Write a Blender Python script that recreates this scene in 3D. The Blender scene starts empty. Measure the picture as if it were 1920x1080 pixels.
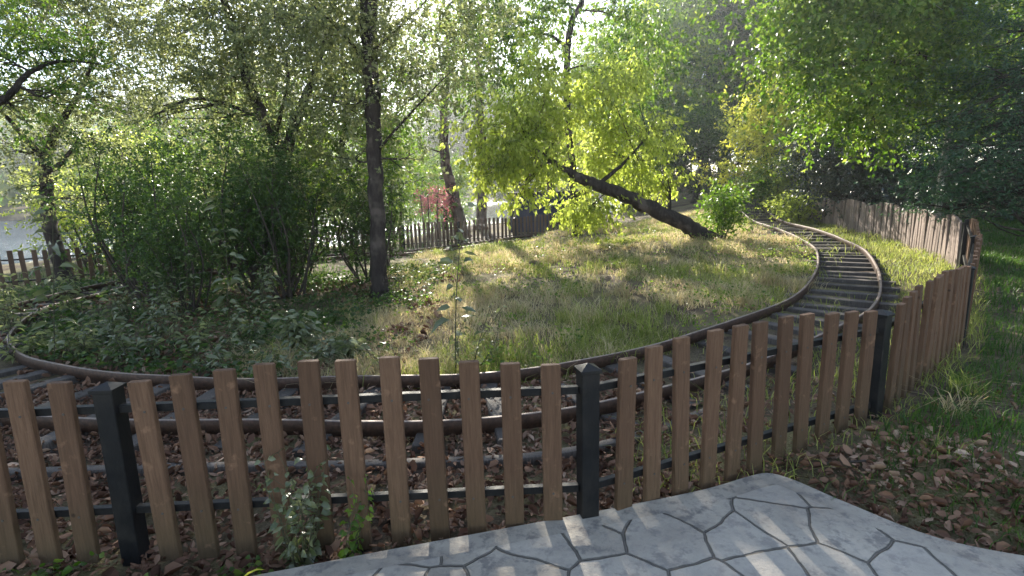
import bpy, math, random
import numpy as np
from mathutils import Vector, Matrix

# ---------------------------------------------------------------- camera, sky, sun, exposure
scene = bpy.context.scene
COL = scene.collection
FPX = 1000.0; CAM_H = 1.6
pitch = math.atan((540-355)/FPX); roll = math.atan(130/5060)
_R = np.array([1, 0, 0.]); _F = np.array([0, math.cos(pitch), -math.sin(pitch)]); _U = np.array([0, math.sin(pitch), math.cos(pitch)])
R2 = math.cos(roll)*_R-math.sin(roll)*_U; U2 = math.cos(roll)*_U+math.sin(roll)*_R
cd = bpy.data.cameras.new('camera'); cam = bpy.data.objects.new('camera', cd); COL.objects.link(cam)
cd.sensor_width = 36; cd.lens = 36*FPX/1920; cd.clip_start = .05; cd.clip_end = 2000
cam.matrix_world = Matrix(((R2[0], U2[0], -_F[0], 0), (R2[1], U2[1], -_F[1], 0), (R2[2], U2[2], -_F[2], CAM_H), (0, 0, 0, 1)))
scene.camera = cam
SUN_EL, SUN_AZ = math.radians(24), math.radians(-7)
w = bpy.data.worlds.new('World'); scene.world = w; w.use_nodes = True
nt = w.node_tree; bg = nt.nodes['Background']; sky = nt.nodes.new('ShaderNodeTexSky')
sky.sky_type = 'NISHITA'; sky.sun_disc = False; sky.sun_elevation = SUN_EL; sky.sun_rotation = SUN_AZ; sky.dust_density = .3; sky.air_density = 1.0
hsv = nt.nodes.new('ShaderNodeHueSaturation'); hsv.inputs['Saturation'].default_value = .8; nt.links.new(sky.outputs[0], hsv.inputs['Color']); nt.links.new(hsv.outputs[0], bg.inputs[0]); bg.inputs[1].default_value = .12
sd = bpy.data.lights.new('sun', 'SUN'); sun = bpy.data.objects.new('sun', sd); COL.objects.link(sun)
sd.energy = 5; sd.angle = math.radians(.5); sd.color = (1, .93, .8)
sdir = Vector((math.sin(SUN_AZ)*math.cos(SUN_EL), math.cos(SUN_AZ)*math.cos(SUN_EL), math.sin(SUN_EL)))
sun.rotation_euler = sdir.to_track_quat('Z', 'Y').to_euler(); sun.location = sdir*50
scene.view_settings.view_transform = 'Standard'; scene.view_settings.look = 'None'; scene.view_settings.gamma = 1
scene.view_settings.exposure = 1.62
scene.render.engine = 'CYCLES'
scene.cycles.max_bounces = 8; scene.cycles.transmission_bounces = 6; scene.cycles.diffuse_bounces = 4

def at(x, y, Y):          # photo pixel + distance -> world point
    v = _F*FPX+R2*(x-960)+U2*(540-y); v = v/v[1]*Y
    return np.array([v[0], v[1], v[2]+CAM_H])

# ---------------------------------------------------------------- terrain height
CP = np.array([(0,2.3,-.1),(-1.8,2.2,-.13),(-4,2.2,-.15),(0,3.5,-.15),(-3,4,-.15),(-6,6,-.18),(2,4.6,-.15),(3,3.2,.03),(2.5,2.9,.1),(4,2.2,.0),(5.4,4.8,.02),(4.4,6.6,-.1),(8.1,9.2,-.02),(6,9,-.05),(9,10.7,0),(10,12.7,.0),(7.5,12,0),(10.4,15,.12),(11,17,.2),(9,16,.15),(12,22,.45),(10,22,.5),(14,28,.8),(-8.5,10.5,-.35),(-6.5,8,-.22),(-10.5,14,-.45),(-5,14,-.48),(-3,19,-.6),(0,21,-.55),(2,25,-.5),(2,9,.0),(4,14,.12),(0,10,-.1),(3,19,.15),(-3,9,-.25),(0,15,-.2),(0,6,-.1),(3,7.5,-.02),(0,-3,-.15),(-8,0,-.2),(8,2,0),(20,12,.5),(-20,15,-.8),(-16,8,-.4),(20,30,1.2),(-8,26,-.9),(4,32,-.2),(-1.2,1.2,-.14),(1.5,1,-.14),(.4,1.6,-.14),(1.6,1.9,-.12),(2.6,1.5,-.1)])
def sstep(a, b, x): t = np.clip((x-a)/(b-a), 0, 1); return t*t*(3-2*t)
LN = np.array([-22., 34.])/math.hypot(22, 34)
def terr(x, y):
    x = np.asarray(x, float); y = np.asarray(y, float); n = 0; d = 0
    for a, b, z in CP:
        q = 1/(((x-a)**2+(y-b)**2)+.15)**1.7; n = n+q*z; d = d+q
    z = n/d
    far = (x+30)*LN[0]+(y-12)*LN[1]                       # metres beyond the lake shore
    lake = sstep(0, 8, far)*(1-sstep(6, 16, x-far*.25))
    z = z*(1-lake)+(-3.0)*lake
    z = z+lake*(sstep(72, 90, far)*3.2+sstep(85, 210, far)*(24+6*np.sin(x*.03+1)+3*np.sin(x*.09)))
    z = z+sstep(25, 90, np.hypot(x, y-5))*(1-lake)*3.5*sstep(-5, 30, x)
    z = z+.018*np.sin(x*3.1+y*1.3)*np.sin(y*2.7-x*.7)
    return z
def T(x, y): return float(terr(x, y))

# ---------------------------------------------------------------- object helpers
def fmesh(name, V, F, mat, parent=None, smooth=False, loc=None):
    V = np.asarray(V, np.float32); F = np.asarray(F, np.int32); k = F.shape[1]
    me = bpy.data.meshes.new(name)
    me.vertices.add(len(V)); me.vertices.foreach_set('co', V.ravel())
    me.loops.add(F.size); me.loops.foreach_set('vertex_index', F.ravel())
    me.polygons.add(len(F)); me.polygons.foreach_set('loop_start', np.arange(0, F.size, k, dtype=np.int32))
    me.polygons.foreach_set('loop_total', np.full(len(F), k, np.int32))
    if smooth: me.polygons.foreach_set('use_smooth', np.ones(len(F), bool))
    me.update(calc_edges=True)
    o = bpy.data.objects.new(name, me); COL.objects.link(o); me.materials.append(mat)
    if parent: o.parent = parent
    if loc is not None: o.location = loc
    return o
def tag(o, label=None, cat=None, group=None, kind=None):
    if label: o['label'] = label
    if cat: o['category'] = cat
    if group: o['group'] = group
    if kind: o['kind'] = kind
    return o
def empty(name, loc, label, cat, group=None, rz=0):
    o = bpy.data.objects.new(name, None); COL.objects.link(o); o.location = [float(q) for q in loc]; o.rotation_euler.z = rz
    o.empty_display_size = .1
    return tag(o, label, cat, group)
def copy_tree(o, loc, rz, label, scale=1, parent=None):
    c = o.copy(); COL.objects.link(c)
    if parent is None:
        c.location = loc; c.rotation_euler.z = rz; c['label'] = label
        c.scale = scale if hasattr(scale, '__len__') else (scale,)*3
    else: c.parent = parent
    for ch in list(o.children): copy_tree(ch, None, 0, None, 1, c)
    return c

class MB:
    def __init__(s): s.V = []; s.F = []
    def box(s, c, u, v, w_, hx, hy, hz, taper=1.0, bev=0):
        # centre, three unit axes, half sizes; bevelled on the long edges
        c = np.array(c); n0 = sum(len(a) for a in s.V)
        if bev > 0:
            pr = [(-hx+bev, -hy), (hx-bev, -hy), (hx, -hy+bev), (hx, hy-bev), (hx-bev, hy), (-hx+bev, hy), (-hx, hy-bev), (-hx, -hy+bev)]
        else: pr = [(-hx, -hy), (hx, -hy), (hx, hy), (-hx, hy)]
        n = len(pr); vv = []
        lev = [(-hz, 1), (hz-bev, taper), (hz, taper*(1-bev/max(hx, 1e-6)) if bev else taper)] if bev else [(-hz, 1), (hz, taper)]
        for z, t in lev:
            for a, b in pr: vv.append(c+u*a*t+v*b*t+w_*z)
        s.V.append(np.array(vv))
        for L in range(len(lev)-1):
            for i in range(n): j = (i+1) % n; s.F.append([n0+L*n+i, n0+L*n+j, n0+(L+1)*n+j, n0+(L+1)*n+i])
        s.F.append([n0+i for i in range(n)][::-1]); s.F.append([n0+(len(lev)-1)*n+i for i in range(n)])
    def build(s, name, mat, parent=None, loc=None, smooth=False):
        me = bpy.data.meshes.new(name); V = np.concatenate(s.V) if s.V else np.zeros((0, 3))
        me.from_pydata(V.tolist(), [], s.F); me.update(); me.materials.append(mat)
        if smooth:
            for p in me.polygons: p.use_smooth = True
        o = bpy.data.objects.new(name, me); COL.objects.link(o)
        if parent: o.parent = parent
        if loc is not None: o.location = loc
        return o
X_, Y_, Z_ = np.eye(3)

def tube(pts, rad, seg=7):
    pts = np.array(pts, float); n = len(pts); rad = np.array(rad, float)
    t = np.gradient(pts, axis=0); t /= np.linalg.norm(t, axis=1)[:, None]+1e-9
    ref = np.array([.3, .9, .1]); a = np.cross(t, ref); a /= np.linalg.norm(a, axis=1)[:, None]+1e-9; b = np.cross(t, a)
    th = np.arange(seg)*2*math.pi/seg
    V = pts[:, None]+rad[:, None, None]*(a[:, None]*np.cos(th)[None, :, None]+b[:, None]*np.sin(th)[None, :, None])
    V = V.reshape(-1, 3); F = []
    for i in range(n-1):
        for j in range(seg): k = (j+1) % seg; F.append([i*seg+j, i*seg+k, (i+1)*seg+k, (i+1)*seg+j])
    return V, np.array(F, np.int32)
def spline(P, m=6):
    P = np.array(P, float); Q = np.vstack([2*P[0]-P[1], P, 2*P[-1]-P[-2]]); out = []
    for i in range(1, len(Q)-2):
        for k in range(m):
            t = k/m; p0, p1, p2, p3 = Q[i-1:i+3]
            out.append(.5*((2*p1)+(-p0+p2)*t+(2*p0-5*p1+4*p2-p3)*t*t+(-p0+3*p1-3*p2+p3)*t**3))
    out.append(P[-1]); return np.array(out)
class TB:       # joins tubes into one mesh
    def __init__(s): s.V = []; s.F = []; s.n = 0
    def add(s, pts, rad, seg=6):
        V, F = tube(pts, rad, seg); s.V.append(V); s.F.append(F+s.n); s.n += len(V)
    def build(s, name, mat, parent=None, loc=None):
        return fmesh(name, np.concatenate(s.V), np.concatenate(s.F), mat, parent, True, loc)

def unit(v): return v/(np.linalg.norm(v, axis=-1, keepdims=True)+1e-9)
def leaves(C, D, size, rng, wid=.5, fold=.15, droop=0., fine=False):
    """C centres (n,3), D direction of each leaf, size (n,) -> quads"""
    n = len(C); D = unit(D); side = unit(np.cross(D, rng.normal(size=(n, 3)))); nrm = np.cross(D, side)
    L = size[:, None]; Wd = L*wid*.5
    if not fine:
        b = C; t = C+D*L-Z_*L*droop; m = C+D*L*.45+nrm*L*fold
        V = np.stack([b, m+side*Wd, t, m-side*Wd], 1).reshape(-1, 3)
        return V, np.arange(n*4).reshape(-1, 4)
    b = C; t = C+D*L-Z_*L*(droop+.12); m1 = C+D*L*.33+nrm*L*.05; m2 = C+D*L*.68-Z_*L*droop*.4+nrm*L*.04
    V = np.stack([b, m1+side*Wd+nrm*L*fold*.6, m2+side*Wd*.8+nrm*L*fold*.5, t, m2-side*Wd*.8+nrm*L*fold*.5, m1-side*Wd+nrm*L*fold*.6, m1, m2], 1).reshape(-1, 3)
    k = np.arange(n)[:, None]*8
    F = np.concatenate([k+np.array([0, 1, 6, 6]), k+np.array([1, 2, 7, 6]), k+np.array([2, 3, 7, 7]), k+np.array([0, 6, 5, 5]), k+np.array([6, 7, 4, 5]), k+np.array([7, 3, 4, 4])])
    # degenerate quads are avoided by splitting every face into triangles
    tri = np.concatenate([k+np.array([0, 1, 6]), k+np.array([1, 2, 7]), k+np.array([1, 7, 6]), k+np.array([2, 3, 7]), k+np.array([0, 6, 5]), k+np.array([6, 7, 4]), k+np.array([6, 4, 5]), k+np.array([7, 3, 4])])
    return V, tri

# ---------------------------------------------------------------- materials
class NM:
    def __init__(s, name):
        s.m = bpy.data.materials.new(name); s.m.use_nodes = True; s.t = s.m.node_tree; s.t.nodes.clear()
        s.out = s.n('ShaderNodeOutputMaterial')
    def n(s, ty, **kw):
        q = s.t.nodes.new(ty)
        for k, v in kw.items(): setattr(q, k, v)
        return q
    def l(s, a, b): s.t.links.new(a, b)
    def coord(s, scale=(1, 1, 1), kind='Object'):
        tc = s.n('ShaderNodeTexCoord'); mp = s.n('ShaderNodeMapping'); mp.inputs['Scale'].default_value = scale; s.l(tc.outputs[kind], mp.inputs[0]); return mp.outputs[0]
    def noise(s, vec, scale, detail=4, rough=.55):
        q = s.n('ShaderNodeTexNoise'); q.inputs['Scale'].default_value = scale; q.inputs['Detail'].default_value = detail; q.inputs['Roughness'].default_value = rough
        if vec is not None: s.l(vec, q.inputs['Vector'])
        return q.outputs['Fac']
    def ramp(s, fac, stops, interp='LINEAR'):
        q = s.n('ShaderNodeValToRGB'); q.color_ramp.interpolation = interp; e = q.color_ramp.elements
        e[0].position, e[0].color = stops[0][0], (*stops[0][1], 1); e[1].position, e[1].color = stops[-1][0], (*stops[-1][1], 1)
        for p, c in stops[1:-1]: z = e.new(p); z.color = (*c, 1)
        s.l(fac, q.inputs[0]); return q.outputs[0]
    def mix(s, fac, a, b, mode='MIX'):
        q = s.n('ShaderNodeMix', data_type='RGBA', blend_type=mode)
        if isinstance(fac, (int, float)): q.inputs[0].default_value = fac
        else: s.l(fac, q.inputs[0])
        for v, i in ((a, 6), (b, 7)):
            if isinstance(v, tuple): q.inputs[i].default_value = (*v, 1)
            else: s.l(v, q.inputs[i])
        return q.outputs[2]
    def math(s, op, a, b=None, clamp=False):
        q = s.n('ShaderNodeMath', operation=op, use_clamp=clamp)
        for v, i in ((a, 0), (b, 1)):
            if v is None: continue
            if isinstance(v, (int, float)): q.inputs[i].default_value = v
            else: s.l(v, q.inputs[i])
        return q.outputs[0]
    def bsdf(s, col, rough=.7, metal=0, spec=.4, bump=None, bstr=.4, bdist=.01):
        p = s.n('ShaderNodeBsdfPrincipled')
        if isinstance(col, tuple): p.inputs['Base Color'].default_value = (*col, 1)
        else: s.l(col, p.inputs['Base Color'])
        if isinstance(rough, (int, float)): p.inputs['Roughness'].default_value = rough
        else: s.l(rough, p.inputs['Roughness'])
        p.inputs['Metallic'].default_value = metal; p.inputs['Specular IOR Level'].default_value = spec
        if bump is not None:
            b = s.n('ShaderNodeBump'); b.inputs['Strength'].default_value = bstr; b.inputs['Distance'].default_value = bdist
            s.l(bump, b.inputs['Height']); s.l(b.outputs[0], p.inputs['Normal'])
        return p.outputs[0]
    def done(s, sh): s.l(sh, s.out.inputs[0]); return s.m

def leaf_mat(name, cols, trans=.5, gloss=.35, spec=.5, clump=1.2, tcol=1.35):
    k = NM(name); g = k.n('ShaderNodeNewGeometry'); oi = k.n('ShaderNodeObjectInfo')
    r = g.outputs['Random Per Island']
    nz = k.noise(k.coord(), clump, 2)
    f = k.math('ADD', k.math('MULTIPLY', r, .55), k.math('MULTIPLY', k.math('SUBTRACT', nz, .28), 1.0), True)
    n = len(cols); c = k.ramp(f, [(i/(n-1)*.9+.05, q) for i, q in enumerate(cols)])
    hs = k.n('ShaderNodeHueSaturation'); hs.inputs['Value'].default_value = tcol; hs.inputs['Saturation'].default_value = 1.1; k.l(c, hs.inputs['Color'])
    p = k.bsdf(c, gloss, spec=spec)
    tr = k.n('ShaderNodeBsdfTranslucent'); k.l(hs.outputs[0], tr.inputs[0])
    mx = k.n('ShaderNodeMixShader'); mx.inputs[0].default_value = trans; k.l(p, mx.inputs[1]); k.l(tr.outputs[0], mx.inputs[2])
    return k.done(mx.outputs[0])
def bark_mat(name, a, b, sc=14):
    k = NM(name); v = k.coord((1, 1, .25)); f = k.noise(v, sc, 6, .7)
    patches = k.noise(k.coord(), 2.2, 3)
    c = k.mix(k.ramp(patches, [(.52, (0, 0, 0)), (.62, (1, 1, 1))]), k.ramp(f, [(.3, a), (.7, b)]), tuple(q*1.7 for q in b))
    return k.done(k.bsdf(c, .9, spec=.2, bump=f, bstr=1, bdist=.045))

def ground_mat():
    k = NM('ground_soil_and_litter'); v = k.coord()
    big = k.noise(v, .35, 4); mid = k.noise(v, 2.3, 5); fine = k.noise(v, 38, 6, .7); sp = k.noise(v, 90, 3, .8)
    soil = k.ramp(fine, [(.3, (.035, .026, .02)), (.5, (.10, .072, .05)), (.7, (.19, .14, .10))])
    grass = k.ramp(sp, [(.3, (.08, .08, .03)), (.5, (.20, .17, .08)), (.72, (.38, .32, .20))])
    c = k.mix(k.ramp(k.math('ADD', k.math('MULTIPLY', big, .7), k.math('MULTIPLY', mid, .4)), [(.48, (0, 0, 0)), (.62, (1, 1, 1))]), soil, grass)
    return k.done(k.bsdf(c, .95, spec=.15, bump=fine, bstr=.8, bdist=.03))
def wood_mat(name, a, b, moss=(.07, .065, .03), mossy=.5, sc=1.0, top=None):
    k = NM(name); oi = k.n('ShaderNodeObjectInfo'); tc = k.n('ShaderNodeTexCoord'); ad = k.n('ShaderNodeVectorMath', operation='ADD')
    cm = k.n('ShaderNodeCombineXYZ'); q = k.math('MULTIPLY', oi.outputs['Random'], 37.); k.l(q, cm.inputs[0]); k.l(q, cm.inputs[2])
    k.l(tc.outputs['Object'], ad.inputs[0]); k.l(cm.outputs[0], ad.inputs[1])
    mp = k.n('ShaderNodeMapping'); mp.inputs['Scale'].default_value = (1, 1, .07); k.l(ad.outputs[0], mp.inputs[0])
    grain = k.noise(mp.outputs[0], 95*sc, 5, .65); blot = k.noise(ad.outputs[0], 3.5, 4); blot2 = k.noise(ad.outputs[0], 13, 4)
    c = k.ramp(grain, [(.25, a), (.75, b)])
    c = k.mix(k.math('MULTIPLY', k.math('SUBTRACT', oi.outputs['Random'], .1), .7, True), c, tuple(q*.62 for q in a))
    # algae grows on the foot of each board
    sx = k.n('ShaderNodeSeparateXYZ'); k.l(tc.outputs['Object'], sx.inputs[0])
    ft = k.math('ADD', k.math('MULTIPLY', sx.outputs[2], -1.6), k.math('ADD', k.math('MULTIPLY', blot, .9), .25), True)
    c = k.mix(k.math('MULTIPLY', ft, mossy, True), c, moss)
    c = k.mix(k.ramp(blot2, [(.62, (0, 0, 0)), (.75, (.6, .6, .6))]), c, tuple(min(1, q*1.5) for q in b))
    # a few knots
    vo = k.n('ShaderNodeTexVoronoi'); vo.inputs['Scale'].default_value = 5; k.l(ad.outputs[0], vo.inputs['Vector'])
    c = k.mix(k.ramp(vo.outputs['Distance'], [(.03, (.8, .8, .8)), (.07, (0, 0, 0))]), c, (.03, .018, .01))
    return k.done(k.bsdf(c, .75, spec=.25, bump=grain, bstr=.8, bdist=.006))
def pave_mat(cracks=True):
    k = NM('stamped_concrete' if cracks else 'concrete_border'); v = k.coord(); 
    wob = k.n('ShaderNodeTexNoise'); wob.inputs['Scale'].default_value = 5; wob.inputs['Detail'].default_value = 3; k.l(v, wob.inputs['Vector'])
    mx = k.n('ShaderNodeMix', data_type='RGBA'); mx.inputs[0].default_value = .05; k.l(v, mx.inputs[6]); k.l(wob.outputs['Color'], mx.inputs[7])
    big = k.noise(v, 2.2, 5, .6); fine = k.noise(v, 24, 6, .7); pit = k.noise(v, 120, 3, .7); med = k.noise(v, 9, 5, .7)
    base = k.ramp(big, [(.3, (.26, .225, .185)), (.5, (.37, .33, .275)), (.7, (.50, .445, .37))])
    base = k.mix(k.ramp(med, [(.52, (0, 0, 0)), (.62, (.8, .8, .8))]), base, (.17, .155, .145))
    base = k.mix(k.ramp(fine, [(.3, (.5, .5, .5)), (.5, (0, 0, 0))]), base, (.15, .145, .15))
    h = k.math('ADD', k.math('MULTIPLY', fine, .35), k.math('ADD', k.math('MULTIPLY', med, .6), k.math('MULTIPLY', pit, .08)))
    if cracks:
        vo = k.n('ShaderNodeTexVoronoi', feature='DISTANCE_TO_EDGE', voronoi_dimensions='2D'); vo.inputs['Scale'].default_value = 3.5; vo.inputs['Randomness'].default_value = .8; k.l(mx.outputs[2], vo.inputs['Vector'])
        d = k.ramp(vo.outputs['Distance'], [(.0, (1, 1, 1)), (.010, (.95, .95, .95)), (.026, (.0, .0, .0))])
        vc = k.n('ShaderNodeTexVoronoi', voronoi_dimensions='2D'); vc.inputs['Scale'].default_value = 3.5; vc.inputs['Randomness'].default_value = .8; k.l(mx.outputs[2], vc.inputs['Vector'])
        hh = k.n('ShaderNodeSeparateColor'); k.l(vc.outputs['Color'], hh.inputs[0])
        base = k.mix(k.math('MULTIPLY', hh.outputs[0], .5), base, (.47, .43, .38))
        base = k.mix(k.math('MULTIPLY', d, .8), base, (.10, .09, .08))
        h = k.math('SUBTRACT', h, k.math('MULTIPLY', d, 1.5))
    return k.done(k.bsdf(base, .8, spec=.3, bump=h, bstr=1, bdist=.018))
def simple(name, col, rough, metal=0, var=.3, sc=20, bstr=.15):
    k = NM(name); f = k.noise(k.coord(), sc, 5)
    return k.done(k.bsdf(k.ramp(f, [(.3, tuple(q*(1-var) for q in col)), (.7, tuple(q*(1+var) for q in col))]), rough, metal, bump=f, bstr=bstr, bdist=.005))

M = {}
M['ground'] = ground_mat()
M['wood'] = wood_mat('brown_stained_wood', (.10, .053, .031), (.215, .122, .072), mossy=.6)
M['grey_wood'] = wood_mat('weathered_grey_wood', (.17, .12, .10), (.42, .33, .29), mossy=.25)
M['far_wood'] = wood_mat('old_brown_wood', (.10, .06, .04), (.19, .12, .08))
M['sleeper'] = wood_mat('sleeper_wood', (.06, .05, .044), (.17, .142, .125), mossy=.1)
ks = NM('black_painted_steel'); f1 = ks.noise(ks.coord(), 6, 5, .7); f2 = ks.noise(ks.coord((1, 1, .2)), 120, 4, .7)
M['steel'] = ks.done(ks.bsdf(ks.mix(ks.ramp(f1, [(.45, (0, 0, 0)), (.75, (.7, .7, .7))]), ks.ramp(f2, [(.3, (.006, .006, .0065)), (.7, (.014, .014, .015))]), (.04, .034, .028)), ks.math('ADD', ks.math('MULTIPLY', f1, .6), .22), 0, .25, f2, .2, .003))
kr = NM('rusty_rail'); fr = kr.noise(kr.coord(), 30, 5, .7); gn = kr.n('ShaderNodeNewGeometry'); sx_ = kr.n('ShaderNodeSeparateXYZ'); kr.l(gn.outputs['True Normal'], sx_.inputs[0])
rust = kr.ramp(fr, [(.3, (.035, .02, .014)), (.7, (.12, .065, .042))]); head = kr.ramp(fr, [(.3, (.16, .115, .09)), (.7, (.36, .28, .23))])
M['rail'] = kr.done(kr.bsdf(kr.mix(kr.ramp(kr.math('ABSOLUTE', sx_.outputs[2]), [(.7, (0, 0, 0)), (.8, (1, 1, 1))]), rust, head), .6, .2, .5, fr, .2, .004))
M['screw'] = simple('dull_screw_head', (.09, .08, .07), .6, .3, .2)
M['pave'] = pave_mat(); M['border'] = pave_mat(False)
M['bark'] = bark_mat('dark_bark', (.02, .015, .013), (.065, .052, .044))
M['bark_brown'] = bark_mat('brown_bark', (.035, .022, .016), (.11, .07, .05))
M['bark_pale'] = bark_mat('pale_bark', (.12, .11, .095), (.32, .30, .27), 20)
M['stem'] = simple('green_stem', (.07, .07, .035), .7)
M['twig'] = simple('dark_twig', (.06, .045, .035), .8)
M['lf_dark'] = leaf_mat('dark_green_leaves', [(.022, .045, .012), (.045, .085, .02), (.08, .135, .03), (.15, .21, .05)], .48, .4, .5, tcol=1.45)
M['lf_mid'] = leaf_mat('mid_green_leaves', [(.04, .085, .012), (.09, .17, .022), (.18, .26, .05), (.36, .40, .09)], .56, .42, .5, tcol=1.45)
M['lf_grey'] = leaf_mat('grey_green_leaves', [(.08, .10, .045), (.15, .175, .075), (.26, .285, .12), (.42, .43, .18)], .54, .4, .5, tcol=1.4)
M['lf_lime'] = leaf_mat('lime_leaves', [(.12, .16, .04), (.26, .31, .07), (.42, .47, .11), (.58, .60, .20)], .68, .42, .5, tcol=1.65)
M['lf_yellow'] = leaf_mat('yellow_leaves', [(.22, .25, .05), (.42, .44, .08), (.60, .58, .12), (.70, .64, .18)], .6, .5, tcol=1.5)
M['lf_glossy'] = leaf_mat('glossy_dark_leaves', [(.014, .022, .012), (.022, .036, .018), (.04, .055, .03), (.07, .09, .05)], .2, .28, .9)
M['lf_fern'] = leaf_mat('fine_needle_leaves', [(.012, .035, .016), (.025, .065, .028), (.045, .10, .04), (.08, .14, .05)], .35, .4)
M['lf_red'] = leaf_mat('red_leaves', [(.28, .08, .09), (.42, .14, .16), (.52, .22, .24), (.58, .34, .32)], .45, .5)
M['lf_pale'] = leaf_mat('pale_broad_leaves', [(.07, .09, .035), (.12, .145, .06), (.20, .22, .11), (.32, .33, .20)], .35, .25, .9)
M['grass'] = leaf_mat('green_grass', [(.10, .13, .035), (.19, .23, .06), (.32, .35, .10), (.48, .46, .20)], .55, .5, .3, .8, tcol=1.5)
M['grass_dark'] = leaf_mat('lush_grass', [(.03, .07, .015), (.05, .11, .02), (.09, .17, .03), (.16, .22, .06)], .45, .5, .4, 1)
M['straw'] = leaf_mat('dry_straw', [(.30, .23, .12), (.46, .37, .21), (.62, .53, .33), (.72, .63, .42)], .5, .6, .2, 1, tcol=1.4)
M['litter'] = leaf_mat('dead_leaves', [(.06, .032, .022), (.16, .085, .055), (.31, .185, .12), (.58, .43, .32)], .12, .8, .15, 2, 1.0)

# ---------------------------------------------------------------- the setting
xs = np.concatenate([-np.geomspace(420, 13, 46), np.arange(-12, 14, .13), np.geomspace(14.3, 420, 46)])
ys = np.concatenate([-np.geomspace(60, 1.4, 14), np.arange(-1, 24, .13), np.geomspace(24.3, 520, 60)])
GX, GY = np.meshgrid(xs, ys); GZ = terr(GX, GY)
nx, ny = len(xs), len(ys); idx = np.arange(nx*ny).reshape(ny, nx)
F = np.stack([idx[:-1, :-1], idx[:-1, 1:], idx[1:, 1:], idx[1:, :-1]], -1).reshape(-1, 4)
tag(fmesh('ground', np.stack([GX, GY, GZ], -1).reshape(-1, 3), F, M['ground'], smooth=True), kind='structure')
k = NM('lake_water'); wv = k.noise(k.coord((1, .35, 1)), 1.6, 5, .65)
wm = k.done(k.bsdf((.05, .07, .08), .1, spec=.8, bump=wv, bstr=1, bdist=.5))
V = [(-420, 12, -1.15), (60, 12, -1.15), (60, 420, -1.15), (-420, 420, -1.15)]
tag(fmesh('lake_water', V, [[0, 1, 2, 3]], wm), kind='structure')

# stamped concrete path with a smooth border strip
edge = [(-6, .75), (-2.5, 1.68), (-1.14, 2.03), (-.67, 2.155), (.07, 2.345), (.57, 2.475), (1.0, 2.60), (1.27, 2.71), (1.38, 2.745), (1.44, 2.735), (1.52, 2.66), (1.67, 2.44), (1.90, 2.16), (2.25, 2.0), (2.7, 1.86), (5, 1.3)]
E_ = spline([(a, b, 0) for a, b in edge], 5)[:, :2]
tg = unit(np.gradient(E_, axis=0)); nm = np.stack([tg[:, 1], -tg[:, 0]], 1)
I_ = E_+nm*.12
# remove crossings at the corner of the inner line
keep = [i for i in range(len(I_)) if np.min(np.linalg.norm(E_-I_[i], axis=1)) > .112]; I2 = I_[keep]
def slab(name, top, mat, z1, z0, parent=None):
    n = len(top); V = [(a, b, z1) for a, b in top]+[(a, b, z0) for a, b in top]
    me = bpy.data.meshes.new(name); Fs = [list(range(n))]+[[i, n+i, n+(i+1) % n, (i+1) % n] for i in range(n)]
    me.from_pydata(V, [], Fs); me.update(); me.materials.append(mat); o = bpy.data.objects.new(name, me); COL.objects.link(o)
    if parent: o.parent = parent
    return o
pv = empty('paved_path', (0, 0, 0), None, None); pv['kind'] = 'structure'
slab('border', [tuple(p) for p in E_]+[(5, -4), (-6, -4)], M['border'], 0, -.24, pv)
slab('stamped_surface', [tuple(p) for p in I2]+[(4.95, -3.95), (-5.95, -3.95)], M['pave'], .004, -.05, pv)

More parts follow.
